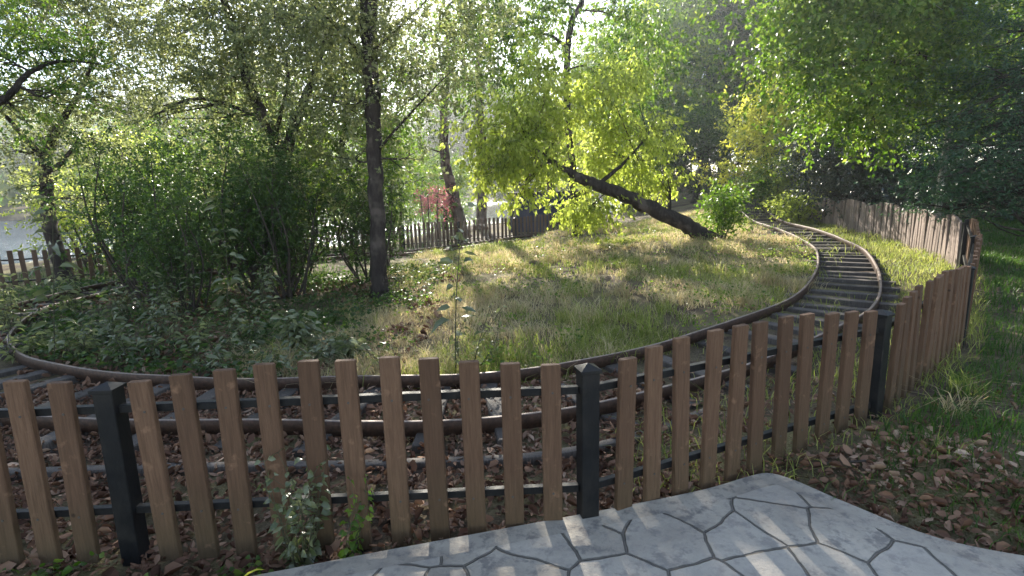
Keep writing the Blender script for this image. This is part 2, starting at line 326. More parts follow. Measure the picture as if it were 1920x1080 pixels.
# ---------------------------------------------------------------- fences
def fence(name, label, posts, npick, ztops, hpick, wood, pick_w=.046, arch=(.03, .085), rails=(.68, .16), seed=1, post_h=.9, bottoms=None, side=1, lean=.012, postmat='steel', screws=0):
    rng = random.Random(seed); f_n = [0]; f = empty(name, (*posts[0], T(*posts[0])), label, 'fence'); o0 = np.array(f.location)
    P = [np.array(p, float) for p in posts]
    for i, p in enumerate(P):
        m = MB(); zt = ztops[i]; L = post_h+.12
        m.box((0, 0, -L/2), X_, Y_, Z_, .044, .044, L/2, bev=.004)
        q = m.build('post', M[postmat], f, (p[0]-o0[0], p[1]-o0[1], zt-o0[2]))
        dd = P[min(i+1, len(P)-1)]-P[max(i-1, 0)]; q.rotation_euler.z = math.atan2(dd[1], dd[0])
        m = MB(); n = .052
        V = np.array([(-n, -n, 0), (n, -n, 0), (n, n, 0), (-n, n, 0), (-n, -n, .014), (n, -n, .014), (n, n, .014), (-n, n, .014), (0, 0, .04)])
        m.V.append(V); m.F += [[3, 2, 1, 0], [0, 1, 5, 4], [1, 2, 6, 5], [2, 3, 7, 6], [3, 0, 4, 7], [4, 5, 8], [5, 6, 8], [6, 7, 8], [7, 4, 8]]
        cp = m.build('post_cap', M[postmat], q, (0, 0, .001))
    for i in range(len(P)-1):
        a, b = P[i], P[i+1]; za, zb = ztops[i], ztops[i+1]; L = np.linalg.norm(b-a); u2 = (b-a)/L
        u = np.array([u2[0], u2[1], 0]); v = np.array([-u2[1], u2[0], 0])*side
        for rh in rails:
            A = np.array([*a, za-post_h+rh+.0]); B = np.array([*b, zb-post_h+rh]); c = (A+B)/2; w_ = unit(B-A)
            m = MB(); m.box((0, 0, 0), v, np.cross(w_, v), w_, .018, .018, np.linalg.norm(B-A)/2-.046, bev=.003)
            m.build('rail', M['steel'], f, c-o0)
        n = npick[i]
        for j in range(n):
            t = (j+.5)/n+(.5/n-.5/n)*0; t = (j+1)/(n+1) if n <= 13 else (j+.5)/n
            t += rng.uniform(-.0035, .0035)*(1 if n < 13 else .6)
            c2 = a+(b-a)*t; zt = za+(zb-za)*t+arch[0]+arch[1]*math.sin(math.pi*t)+rng.uniform(-.006, .006)
            gz = T(c2[0], c2[1]); zb_ = max(zt-hpick-arch[1]*math.sin(math.pi*t)*.9, gz-.05) if bottoms is None else gz-.02
            H = zt-zb_; m = MB()
            m.box((0, 0, H/2), u, v, Z_, pick_w, .017, H/2, bev=.004)
            o = m.build('picket', M[wood], f, np.array([c2[0], c2[1], zb_])-v*.038-o0)
            f_n[0] += 1
            if f_n[0] <= screws:
                for rh in rails:
                    zz = (za+(zb-za)*t)-post_h+rh-zb_; th = np.arange(6)*math.pi/3; sv = np.array([u*math.cos(q_)*.006+Z_*(math.sin(q_)*.006+zz+rng.uniform(-.006, .006)*0)-v*dd_ for dd_ in (.0165, .0195) for q_ in th])
                    ms = MB(); ms.V.append(sv+u*rng.uniform(-.012, .012)); ms.F += [[k_, (k_+1) % 6, 6+(k_+1) % 6, 6+k_] for k_ in range(6)]+[[6, 7, 8, 9, 10, 11]]
                    ms.build('screw', M['screw'], o)
            o.rotation_euler = (rng.gauss(0, lean), rng.gauss(0, lean), rng.gauss(0, .02))
    return f
p0 = (-4.07, 2.24); p1 = (-1.865, 2.33); p2 = (.35, 2.42); p3 = (2.375, 3.33); p4 = (4.36, 5.02); p5 = (6.25, 7.15); p6 = (7.94, 9.27)
near = fence('picket_fence', 'brown wooden picket fence with black steel posts running across the foreground', [p0, p1, p2, p3, p4, p5, p6], [11, 11, 11, 13, 14, 14],
             [.74, .742, .742, .742, .742, .80, .86], .88, 'wood', post_h=.9, seed=3, rails=(.81, .30), screws=33)
gp = [(7.99, 9.35), (8.67, 10.7), (9.37, 12.6), (9.88, 14.7), (10.25, 16.8), (10.65, 18.9)]
grey = fence('picket_fence', 'weathered grey wavy-topped picket fence in sunlight beside the rail track on the right', gp, [12, 14, 15, 15, 15],
             [0.8, 0.75, 0.86, 0.89, 0.93, 0.91], .8, 'grey_wood', .054, arch=(.0, .15), bottoms=1, seed=5, post_h=.95, lean=.02, side=-1)
lp = [(-16, 9.0), (-13.6, 11.2), (-11.2, 13.3), (-9.2, 15.9), (-6.9, 18.5), (-4.2, 20.6)]
left = fence('picket_fence', 'dark brown picket fence in shade at the left edge before the lake', lp, [14, 15, 16, 16, 16], [T(*p)+.86 for p in lp], .8, 'far_wood', .05, arch=(.0, .06), bottoms=1, seed=8, post_h=.86)
bp = [(-4.15, 20.65), (-2.1, 21.7), (.2, 22.9), (2.4, 24.2), (4.4, 25.6)]
back = fence('picket_fence', 'sunlit brown picket fence behind the meadow at the back centre', bp, [13, 14, 14, 13], [T(*p)+.86 for p in bp], .8, 'far_wood', .05, arch=(.0, .10), bottoms=1, seed=9, post_h=.86)

# ---------------------------------------------------------------- rail track
inner = [(1.5, 22.6), (0, 21.2), (-1.2, 19.9), (-2.5, 18.9), (-4.2, 17.5), (-6.0, 15.9), (-7.4, 13.9), (-8.1, 11.7), (-8.0, 9.5), (-7.35, 8.0), (-6.45, 6.65), (-5.55, 5.75), (-4.65, 5.18), (-3.64, 4.77), (-2.7, 4.60), (-1.53, 4.49), (-.3, 4.47), (.68, 4.78), (1.81, 5.45), (3.2, 6.46), (4.12, 7.45), (5.03, 8.75), (6.0, 10.35), (6.95, 12.2), (7.5, 13.9), (8.0, 16.5), (8.4, 18.6), (9.0, 21), (10.2, 24), (12, 27.5)]
IN = spline([(a, b, 0) for a, b in inner], 14)[:, :2]
tg = unit(np.gradient(IN, axis=0)); nr = np.stack([tg[:, 1], -tg[:, 0]], 1)
track = empty('railway_track', (0, 4.05, T(0, 4.05)), 'narrow rusty railway track with old wooden sleepers curving round the meadow', 'railway track'); o0 = np.array(track.location)
def ribbon(line, hw, z1, z0, name, mat, parent, o0):
    n = len(line); t = unit(np.gradient(line, axis=0)); nn = np.stack([t[:, 1], -t[:, 0]], 1); g = terr(line[:, 0], line[:, 1])
    g = np.convolve(np.pad(g, 6, 'edge'), np.ones(13)/13, 'valid')
    prof = [(-hw, z0), (-hw, z1-.004), (-hw+.004, z1), (hw-.004, z1), (hw, z1-.004), (hw, z0)]
    V = np.stack([np.concatenate([line+nn*a, (g+b)[:, None]], 1) for a, b in prof], 1)-o0; m = len(prof); F = []
    for i in range(n-1):
        for j in range(m): q = (j+1) % m; F.append([i*m+j, (i+1)*m+j, (i+1)*m+q, i*m+q])
    return fmesh(name, V.reshape(-1, 3), F, mat, parent)
wob = np.convolve(np.random.RandomState(4).normal(size=len(IN)), np.ones(25)/25, 'same')*.05
ribbon(IN+nr*wob[:, None]*.4, .018, .15, .04, 'rail', M['rail'], track, o0)
ribbon(IN+nr*(.9+wob[:, None]*.4), .018, .15, .04, 'rail', M['rail'], track, o0)
seg = np.r_[0, np.cumsum(np.linalg.norm(np.diff(IN+nr*.45, axis=0), axis=1))]
rs = random.Random(7); s = .3; cnt = 0
while s < seg[-1]-.2:
    i = min(np.searchsorted(seg, s), len(IN)-1); c = IN[i]+nr[i]*.45; u = np.array([*nr[i], 0]); v = np.array([*tg[i], 0])
    m = MB(); hl = .66+rs.uniform(-.06, .06); m.box((0, 0, 0), v, Z_, u, .075, .05, hl, bev=.008)
    q = m.build('sleeper', M['sleeper'], track, np.array([c[0]+nr[i][0]*.03, c[1]+nr[i][1]*.03, T(*c)+.012+rs.uniform(-.012, .006)])-o0); q.rotation_euler.z = rs.gauss(0, .05)
    cnt += 1
    s += rs.uniform(.44, .56) if c[0] > 2.5 and c[1] > 4.6 else rs.uniform(.52, .72)
print('sleepers', cnt)
EB = spline([(a, b, 0) for a, b in [(-4.6, 3.5), (-3.6, 3.2), (-2.2, 3.18), (-1.18, 3.13), (-.57, 3.15), (.18, 3.22), (.9, 3.42), (1.5, 3.75)]], 8)[:, :2]
eo = empty('timber_edging', (-1.4, 3.15, T(-1.4, 3.15)), 'low grey timber edging beam on the leaf litter behind the fence', 'edging')
ribbon(EB, .035, .05, -.06, 'beam', M['sleeper'], eo, np.array(eo.location))

# ---------------------------------------------------------------- trees
def make_tree(name, label, cat, base, trunks, clumps, leaf, nleaf, mat, bark='bark', seed=0, droop=.3, sub=9, spread=.34, wid=.5, group=None, seg=8, twigs=True, flat=1., hang=0., twr=1., extra=None):
    """trunks: list of [(point, radius)...] in world space; clumps: (x,y,z,rx,rz[,weight]) ; everything stored relative to base"""
    rng = np.random.RandomState(seed); base = np.array(base, float)
    root = empty(name, base, label, cat, group); tb = TB(); allp = []; allr = []
    for tr in trunks:
        P = spline([np.array([*p, r]) for p, r in tr], 7); P3 = P[:, :3].copy(); P3[2:] += rng.normal(size=(len(P)-2, 3))*P[2:, 3:4]*.10
        tb.add(P3-base, np.maximum(P[:, 3], .004)*(1+.7*np.clip(1-(P3[:, 2]-base[2])/.4, 0, 1)**2*(P[:, 3] > .05)), seg); allp.append(P3); allr.append(P[:, 3])
    allp = np.concatenate(allp); allr = np.concatenate(allr)
    LC = []; LD = []; LS = []; bb = TB(); wts = np.array([max(c[3], .05)**1.6*max(c[4], .05)**.8*(c[5] if len(c) > 5 else 1) for c in clumps]); wts = wts/wts.sum()
    B1 = ([], [], []); B2 = ([], [], [])
    for ci, (c, wt) in enumerate(zip(clumps, wts)):
        cc = np.array(c[:3]); rr = np.array([c[3], c[3], c[4]])
        d = np.linalg.norm(allp-cc, axis=1)+np.where(allp[:, 2] > cc[2], .6*(allp[:, 2]-cc[2]), 0); i = int(np.argmin(d)); st = allp[i]; r0 = min(allr[i]*.55, .018+.012*np.linalg.norm(cc-st))*twr
        mid = (st+cc)/2+rng.normal(size=3)*.12*np.linalg.norm(cc-st)+Z_*.08*np.linalg.norm(cc-st)
        br = spline([st, mid, cc], 5)
        if twigs: bb.add(br-base, np.linspace(r0, r0*.4, len(br)), 5)
        ns = max(3, int(sub*(c[5] if len(c) > 5 else 1)))
        nl = max(int(nleaf*wt), 8); LC, LD, LS = B2 if extra and ci >= len(clumps)-extra[1] else B1
        u = unit(rng.normal(size=(ns, 3)))*(rng.uniform(.25, 1, size=(ns, 1))**.6); sc_ = cc+u*rr; sc_[0] = cc
        sw = rng.dirichlet(np.ones(ns)*2.2)
        for s_, q in zip(sc_, sw):
            j = rng.randint(1, len(br)); st2 = br[j]; m2 = (st2+s_)/2+rng.normal(size=3)*.08*np.linalg.norm(s_-st2)
            b2 = spline([st2, m2, s_], 3)
            if twigs: bb.add(b2-base, np.linspace(r0*.4, .004, len(b2)), 4)
            m_ = max(int(nl*q), 3); sg = rr*spread*rng.uniform(.45, 1.05)
            # leaves sit on small sprigs inside the cluster
            nsp = max(2, m_//13); spc = s_+rng.normal(size=(nsp, 3))*sg*np.array([1, 1, flat]); spd = unit((spc-s_)+rng.normal(size=(nsp, 3))*sg*.8-Z_*sg.mean()*hang)
            k_ = rng.randint(0, nsp, m_); tpos = rng.uniform(0, 1, (m_, 1)); Ls = leaf*rng.uniform(.55, 1.45, m_)
            P = spc[k_]+spd[k_]*tpos*leaf*5.5+rng.normal(size=(m_, 3))*leaf*.32
            D = spd[k_]*.6+rng.normal(size=(m_, 3))*.6-Z_*droop
            LC.append(P); LD.append(D); LS.append(Ls)
    for Bn, nm_, mt in ((B1, 'crown', mat), (B2, 'upper_crown', extra[0] if extra else None)):
        if not Bn[0]: continue
        V, F = leaves(np.concatenate(Bn[0])-base, np.concatenate(Bn[1]), np.concatenate(Bn[2]), rng, wid)
        fmesh(nm_, V, F, M[mt], root)
    if twigs:
        for Vb, Fb in zip(bb.V, bb.F): tb.V.append(Vb); tb.F.append(Fb-Fb.min()+tb.n); tb.n += len(Vb)
    tb.build('trunk', M[bark], root)
    return root
def g(x, y): return np.array([x, y, T(x, y)-.05])
def A(px, py, Y): return at(px, py, Y)
def cl(px, py, Y, r, rz=None, w_=1): q = at(px, py, Y); return (q[0], q[1], q[2], r, r*.8 if rz is None else rz, w_)

# 1 straight dark trunk left of centre
b = g(-2.25, 9.1)
make_tree('tall_tree', 'tall straight dark trunk left of centre with fine grey-green leaves', 'tree', b,
  [[(b, .16), (A(711, 520, 9.1), .145), (A(708, 420, 9.1), .13), (A(703, 300, 9.1), .128), (A(697, 150, 9.1), .13), (A(690, 0, 9.1), .135), (A(684, -180, 9.2), .11), (A(680, -420, 9.3), .05)],
   [(A(703, 290, 9.1), .03), (A(740, 245, 9.0), .022), (A(800, 180, 8.8), .015), (A(870, 110, 8.6), .006)],
   [(A(697, 130, 9.1), .035), (A(640, 60, 9.0), .025), (A(575, 0, 8.8), .012)],
   [(A(695, 100, 9.1), .03), (A(750, 50, 9.1), .022), (A(800, 0, 9.0), .012)]],
  [cl(640, 60, 9, .9), cl(760, 40, 9, .8), cl(700, 160, 9.3, .8, w_=.8), cl(620, 190, 9, .8, w_=.8), cl(780, 180, 8.8, .7, w_=.7), cl(830, 90, 8.8, .7, w_=.7), cl(560, 60, 8.8, .9), cl(660, 300, 9.3, .6, w_=.5), cl(760, 300, 9.3, .5, w_=.4), cl(860, 30, 8.8, .8), cl(880, 160, 8.8, .5, w_=.6), cl(690, -90, 9.2, 1.2), cl(600, -150, 9.2, 1.2), cl(790, -140, 9.2, 1.1)],
  .062, 34000, 'lf_grey', seed=11, sub=14, spread=.36)
# 2 forked tree
b = g(-4.9, 11.6)
make_tree('forked_tree', 'dark tree forking into two stems behind the thicket, left of the straight trunk', 'tree', b,
  [[(b, .2), (A(528, 420, 11.6), .17), (A(532, 350, 11.6), .16), (A(530, 290, 11.6), .14), (A(500, 230, 11.6), .12), (A(470, 165, 11.6), .11), (A(445, 80, 11.6), .09), (A(420, 0, 11.5), .07), (A(390, -120, 11.4), .03)],
   [(A(532, 300, 11.6), .12), (A(555, 230, 11.7), .10), (A(580, 165, 11.8), .085), (A(605, 90, 11.9), .06), (A(640, 10, 12), .03)],
   [(A(515, 255, 11.6), .05), (A(540, 150, 11.3), .035), (A(520, 60, 11.1), .02)]],
  [cl(430, 60, 11.3, 1.3), cl(360, 130, 11.2, 1.0), cl(480, 130, 11.8, 1.2), cl(400, 210, 11.2, 1.1), cl(560, 90, 11.9, 1.1), cl(600, 210, 11.8, 1.0), cl(500, -40, 11.3, 1.3), cl(330, 20, 11.3, 1.0), cl(640, 30, 12, 1.0), cl(560, 320, 11.3, .9), cl(470, 320, 11.4, 1.0), cl(620, 380, 11.2, .8), cl(280, 220, 11, .7, w_=.6), cl(520, 10, 11.6, 1.1), cl(580, 30, 11.9, 1.0), cl(440, -30, 11.2, 1.1)],
  .07, 50000, 'lf_grey', seed=12, sub=14, spread=.34)
# 3 thin leaning trunk between
b = g(-3.1, 13.2)
make_tree('slender_tree', 'slender curved tree leaning left just left of the straight trunk', 'tree', b,
  [[(b, .11), (A(705, 430, 13.2), .10), (A(665, 340, 13.2), .095), (A(640, 290, 13.2), .08), (A(650, 220, 13.3), .06), (A(645, 120, 13.4), .04), (A(640, 20, 13.5), .02)],
   [(A(645, 290, 13.2), .05), (A(610, 250, 13.2), .03), (A(575, 235, 13.2), .015)]],
  [cl(600, 240, 13.2, .9), cl(660, 200, 13.3, .9), cl(640, 100, 13.4, 1.0), cl(700, 340, 13.3, .8), cl(610, 340, 13, .9), cl(740, 260, 13.5, .8), cl(740, 120, 13.6, .9)],
  .08, 20000, 'lf_mid', seed=13, sub=12)
# 4 leaning trunk with lime sprays, and the slim upright stem behind it
b2 = A(1338, 446, 14.3); b = np.array([b2[0], b2[1], T(b2[0], b2[1])-.1])
make_tree('leaning_tree', 'thick leaning trunk rising leftwards from the meadow with bright lime leaves', 'tree', b,
  [[(b, .20), (A(1300, 430, 14.2), .205), (A(1240, 400, 14.0), .19), (A(1180, 372, 13.7), .17), (A(1120, 347, 13.4), .15), (A(1080, 330, 13.2), .12), (A(1040, 305, 13.0), .07), (A(990, 270, 12.9), .03)],
   [(A(1120, 347, 13.4), .06), (A(1170, 305, 13.8), .04), (A(1215, 255, 14.2), .02)]],
  [cl(945, 265, 12.8, .55, w_=1.5), cl(920, 325, 12.7, .35, w_=1.2), cl(1000, 300, 12.8, .5, w_=1.3), cl(980, 355, 12.7, .3), cl(1130, 285, 14.4, .5, .6, 1.2), cl(1195, 300, 14.8, .5, w_=1.0), cl(1110, 385, 13.9, .45, w_=1.3), cl(1245, 325, 15, .4), cl(1050, 225, 13.6, .4), cl(1160, 225, 14.2, .5, w_=.9), cl(895, 240, 12.7, .35), cl(1070, 380, 13.6, .35, w_=1.2),
   cl(1020, 180, 13.2, .5), cl(1110, 160, 13.4, .55), cl(1180, 355, 15, .35), cl(1000, 240, 13, .4, w_=1.2), cl(1230, 245, 14.8, .5), cl(1180, 120, 14.2, .6, w_=.8), cl(1010, 110, 13.2, .5, w_=.7), cl(950, 190, 12.9, .4, w_=.8)],
  .105, 21000, 'lf_lime', 'bark', seed=14, sub=10, wid=.55, droop=.9, hang=1.1, spread=.5)
b2 = A(1082, 425, 17.5); b = np.array([b2[0], b2[1], T(b2[0], b2[1])-.1])
make_tree('upright_tree', 'slim dark upright stem rising behind the lime leaves to the top of the photo', 'tree', b,
  [[(b, .13), (A(1074, 330, 17.5), .12), (A(1067, 250, 17.5), .115), (A(1063, 170, 17.5), .11), (A(1064, 100, 17.5), .10), (A(1072, 40, 17.5), .095), (A(1092, 0, 17.5), .085), (A(1110, -80, 17.5), .05)],
   [(A(1064, 90, 17.5), .055), (A(1030, 66, 17.4), .045), (A(985, 66, 17.2), .035), (A(930, 80, 17.0), .02), (A(890, 110, 16.8), .008)],
   [(A(1065, 130, 17.5), .035), (A(1100, 125, 17.5), .025), (A(1140, 160, 17.5), .012)]],
  [cl(1140, 130, 18.2, 1.0), cl(1190, 180, 18.4, .9), cl(950, 130, 16.8, .8, w_=1.1), cl(900, 60, 16.8, .9), cl(1160, 40, 18, 1.1), cl(960, 20, 17, 1.0), cl(1040, -10, 17.4, 1.0), cl(1240, 90, 18.4, 1.0), cl(1000, 130, 17, .6), cl(880, 160, 16.8, .6), cl(1000, 40, 17, .9), cl(920, -30, 16.8, 1.0), cl(885, 88, 15.3, .45, w_=1.3), cl(850, 10, 16.8, .8)],
  .12, 17000, 'lf_mid', 'bark', seed=144, sub=11, wid=.5, droop=.8, hang=.9, spread=.4)
# 5 and 6 the pair behind it
b = A(1312, 388, 44); b[2] = T(b[0], b[1])-.1
make_tree('olive_tree', 'dark tree leaning left behind the leaning trunk with olive crown', 'tree', b,
  [[(b, .30), (A(1290, 335, 44), 0.41), (A(1262, 298, 44), 0.35), (A(1235, 268, 44), 0.20), (A(1205, 200, 44), 0.12), (A(1190, 100, 44), 0.06)]],
  [cl(1180, 180, 44, 3.25), cl(1240, 120, 44, 3.45), cl(1280, 210, 44, 2.64), cl(1150, 80, 44, 3.04, w_=.7), cl(1250, 30, 44, 3.45, w_=.8), cl(1220, 260, 44, 1.83, w_=.6)],
  .28, 26000, 'lf_mid', seed=15, sub=14, droop=.5)
b = A(1336, 384, 52); b[2] = T(b[0], b[1])-.1
make_tree('dark_tree', 'upright dark-leaved tree right of the pair behind the leaning trunk', 'tree', b,
  [[(b, .2), (A(1325, 320, 52), 0.40), (A(1318, 250, 52), 0.33), (A(1330, 120, 52), 0.22), (A(1340, 0, 52), 0.11)]],
  [cl(1330, 230, 52, 3.38), cl(1300, 110, 52, 4.28), cl(1380, 60, 52, 4.50), cl(1320, -30, 52, 4.50), cl(1400, 170, 52, 3.60), cl(1240, 20, 52, 3.60)],
  .34, 36000, 'lf_dark', seed=16, sub=14)
# 7 back trunks
b = A(868, 440, 24.5); b[2] = T(b[0], b[1])-.1
make_tree('brown_tree', 'brown tree trunk leaning left behind the back fence beside the red maple', 'tree', b,
  [[(b, .3), (A(855, 380, 24.5), .27), (A(838, 320, 24.5), .24), (A(832, 240, 24.5), .2), (A(840, 120, 24.5), .1), (A(835, 20, 24.5), .04)]],
  [cl(800, 200, 24, 1.6, w_=.8), cl(860, 130, 24, 1.7, w_=.7), cl(800, 60, 24.5, 1.7, w_=.7), cl(760, 280, 23.6, 1.2, w_=.8), cl(900, 40, 24.5, 1.4, w_=.5), cl(740, 150, 24, 1.4, w_=.7)],
  .12, 4800, 'lf_mid', 'bark_brown', seed=17, sub=13)
b = A(902, 430, 28); b[2] = T(b[0], b[1])-.1
make_tree('brown_tree', 'straight brown trunk behind the back fence below the sun', 'tree', b,
  [[(b, .3), (A(903, 330, 28), .26), (A(900, 230, 28), .22), (A(896, 120, 28), .14), (A(900, 20, 28), .05)]],
  [cl(880, 200, 28, 1.3, w_=.7), cl(940, 150, 28, 1.8, w_=.7), cl(900, 60, 28, 1.8, w_=.6), cl(960, 230, 28, 1.6, w_=.9), cl(1000, 60, 28, 1.6, w_=.6)],
  .14, 3800, 'lf_mid', 'bark_brown', seed=18, sub=12)
b = g(-3.6, 15.4)
make_tree('sapling', 'thin bare sapling stem just right of the straight trunk', 'sapling', b,
  [[(b, .04), (A(752, 400, 15.4), .035), (A(742, 310, 15.4), .03), (A(745, 200, 15.4), .02), (A(740, 100, 15.4), .01)]],
  [cl(745, 220, 15.4, .8), cl(765, 310, 15.4, .6, w_=.7), cl(730, 120, 15.4, .8)], .07, 2500, 'lf_mid', seed=19, sub=8)
# red maple with two stakes
b = A(822, 446, 24.2); b[2] = T(b[0], b[1])-.05
make_tree('red_maple', 'small red-leaved maple behind the back fence', 'maple', b,
  [[(b, .05), (A(820, 400, 24.2), .04), (A(822, 350, 24.2), .02)]],
  [cl(815, 374, 24.2, .45, .4), cl(835, 388, 24.1, .3, .35), cl(803, 364, 24.2, .25, .2), cl(832, 364, 24.3, .3, .2)], .10, 1100, 'lf_red', 'bark_brown', seed=20, sub=10)
for i, (px, lab) in enumerate(((798, 'thin dark stake left of the red maple'), (806, 'thin leaning stake touching the red maple'))):
    q = A(px, 448, 23.6); q[2] = T(q[0], q[1]); t_ = TB(); tp = A(px-10+6*i, 366, 23.6)-q; t_.add([(0, 0, -.1), tp*.5, tp], [.035, .03, .028], 6)
    tag(t_.build('stake', M['bark_brown'], loc=q), lab, 'stake', 'stakes by the red maple')
# 9 slim pale trunk right
b = A(1757, 420, 12.6); b[2] = T(b[0], b[1])-.1
make_tree('pale_tree', 'slim pale trunk behind the grey fence under dark branches', 'tree', b,
  [[(b, .075), (A(1762, 360, 12.6), .07), (A(1771, 300, 12.6), .065), (A(1780, 230, 12.6), .055), (A(1795, 120, 12.6), .04), (A(1805, 0, 12.6), .02)]],
  [cl(1740, 120, 12.6, 1.1), cl(1830, 100, 12.6, 1.2), cl(1790, 30, 12.6, 1.2), cl(1700, 200, 12.4, .8), cl(1860, 190, 12.4, .9)],
  .09, 8000, 'lf_mid', 'bark_pale', seed=21, sub=13)
# 10 yellow tree
b = A(1440, 392, 24); b[2] = T(b[0], b[1])-.1
make_tree('yellow_tree', 'small tree with bright yellow leaves beyond the end of the track', 'tree', b,
  [[(b, .12), (A(1438, 330, 24), .1), (A(1430, 250, 24), .07), (A(1425, 190, 24), .03)]],
  [cl(1430, 230, 24, 1.1, 1.3, 1.5), cl(1400, 270, 23.8, .9), cl(1460, 290, 23.8, 1.0), cl(1420, 330, 23.8, .8), cl(1380, 330, 24, .8), cl(1455, 200, 24, .8), cl(1340, 310, 24, .6, w_=.6)],
  .13, 8000, 'lf_yellow', seed=22, sub=12)
# 11 dark glossy shrub behind grey fence
b = A(1620, 385, 17.5); b[2] = T(b[0], b[1])-.1
make_tree('glossy_bush', 'large dark glossy-leaved bush behind the middle of the grey fence', 'bush', b,
  [[(b, .1), (A(1620, 330, 17.5), .08), (A(1615, 280, 17.5), .04)], [(b, .09), (A(1660, 330, 17.5), .07), (A(1690, 290, 17.5), .03)], [(b, .09), (A(1570, 330, 17.5), .07), (A(1545, 290, 17.5), .03)]],
  [cl(1540, 320, 17.2, 1.0), cl(1600, 300, 17.2, 1.2), cl(1670, 310, 17, 1.2), cl(1720, 330, 16.6, 1.1), cl(1580, 240, 17.5, 1.1), cl(1650, 240, 17.5, 1.2), cl(1520, 270, 17.5, .8), cl(1620, 360, 16.8, 1.0, .7), cl(1700, 370, 16, 1.0, .6), cl(1560, 365, 17, .8, .5)],
  .09, 20000, 'lf_glossy', seed=23, sub=14, wid=.6, spread=.42)
# 12 dark conifer-like tree at the right edge
b = g(12.2, 10.9)
make_tree('conifer', 'dark conifer with drooping feathery branches at the right edge of the photo', 'conifer', b,
  [[(b, .2), (b+np.array([0, 0, 2.2]), .17), (b+np.array([0, .1, 4.6]), .1), (b+np.array([0, 0, 6.6]), .03)]],
  [cl(1800, 330, 10.2, 1.1, .35), cl(1880, 380, 9.8, 1.0, .3), cl(1830, 270, 10.5, 1.2, .4), cl(1900, 300, 9.9, 1.2, .4), cl(1780, 390, 10.6, .8, .22), cl(1900, 220, 10.2, 1.2, .4), cl(1800, 220, 10.8, 1.0, .4), cl(1860, 150, 10.8, 1.1, .4), cl(1960, 340, 10, 1.2, .5), cl(1930, 120, 10.6, 1.2, .5), cl(1840, 350, 10.0, 1.0, .3), cl(1890, 60, 11, 1.2, .5)],
  .085, 24000, 'lf_fern', seed=24, sub=16, wid=.2, spread=.4, droop=.2, flat=.5)
# 13 broad tree hanging in from the upper right
b = g(14.2, 13.4)
make_tree('broad_tree', 'broad green tree overhanging from the upper right above the grey fence', 'tree', b,
  [[(b, .3), (b+np.array([-.2, 0, 2.5]), .26), (b+np.array([-.8, 0, 5]), .2), (b+np.array([-1.5, 0, 8]), .08)],
   [(b+np.array([-.5, 0, 3.6]), .14), (A(1760, 130, 13), .1), (A(1640, 110, 13), .06), (A(1530, 130, 13), .02)]],
  [cl(1560, 60, 13, 1.4), cl(1650, 30, 13, 1.5), cl(1740, 60, 13, 1.4), cl(1480, 110, 13.2, 1.2), cl(1600, 150, 13, 1.3), cl(1700, 170, 12.8, 1.3), cl(1530, 200, 13, 1.0), cl(1640, 240, 12.8, .9), cl(1430, 40, 13.4, 1.2), cl(1820, 20, 12.8, 1.3), cl(1500, -40, 13, 1.5), cl(1640, -70, 13, 1.6), cl(1800, -80, 13, 1.5), cl(1710, 250, 12.8, .7, w_=.8)],
  .115, 34000, 'lf_mid', seed=25, sub=9, droop=.5, wid=.55, spread=.3)
# 15 left feathery tree
b = g(-10.6, 12.6)
make_tree('feathery_tree', 'airy pale green tree with spreading limbs in front of the lake at far left', 'tree', b,
  [[(b, .17), (A(95, 430, 12.6), .15), (A(88, 350, 12.6), .13), (A(85, 300, 12.6), .11), (A(110, 240, 12.6), .08), (A(150, 170, 12.6), .05), (A(190, 80, 12.6), .02)],
   [(A(87, 320, 12.6), .07), (A(110, 310, 12.4), .055), (A(150, 260, 12.2), .03)],
   [(A(85, 300, 12.6), .07), (A(30, 240, 12.4), .05), (A(-20, 180, 12.2), .03)]],
  [cl(60, 60, 12.5, 1.4), cl(150, 60, 12.6, 1.2, w_=.8), cl(40, 160, 12.4, 1.2), cl(140, 160, 12.5, 1.1), cl(220, 180, 12.4, 1.0, w_=.8), cl(110, 240, 12.4, 1.0, w_=.8), cl(20, 280, 12.2, .9, w_=.7), cl(180, 270, 12.3, .9, w_=.9), cl(230, 60, 12.5, .9, w_=.45), cl(60, 350, 12.2, .7, w_=.6), cl(150, 370, 12.2, .7, w_=.6), cl(0, -20, 12.5, 1.3), cl(110, -30, 12.6, 1.2), cl(220, 10, 12.6, 1.0), cl(280, 80, 12.8, 1.0), cl(250, 140, 12.7, .8), cl(310, 30, 12.8, 1.0)],
  .07, 46000, 'lf_grey', seed=26, sub=15, flat=.6, spread=.34)
b = g(-8.4, 7.2)
make_tree('side_tree', 'tree beyond the left edge of the photo reaching in with a dark bare limb', 'tree', b,
  [[(b, .2), (b+np.array([0, 0, 1.5]), .18), (b+np.array([.1, 0, 3.2]), .14), (b+np.array([0, 0, 5]), .08)],
   [(b+np.array([.0, 0, 2.2]), .06), (A(0, 190, 7.6), .045), (A(50, 140, 7.8), .035), (A(110, 115, 8.1), .022), (A(190, 120, 8.4), .01)]],
  [cl(60, 90, 8, .6), cl(150, 110, 8.2, .5), cl(20, 200, 7.8, .5), cl(-60, 60, 7.6, .9), cl(110, 170, 8, .45, w_=.7), cl(40, 10, 8, .7)],
  .055, 6000, 'lf_mid', seed=27, sub=12, flat=.6)

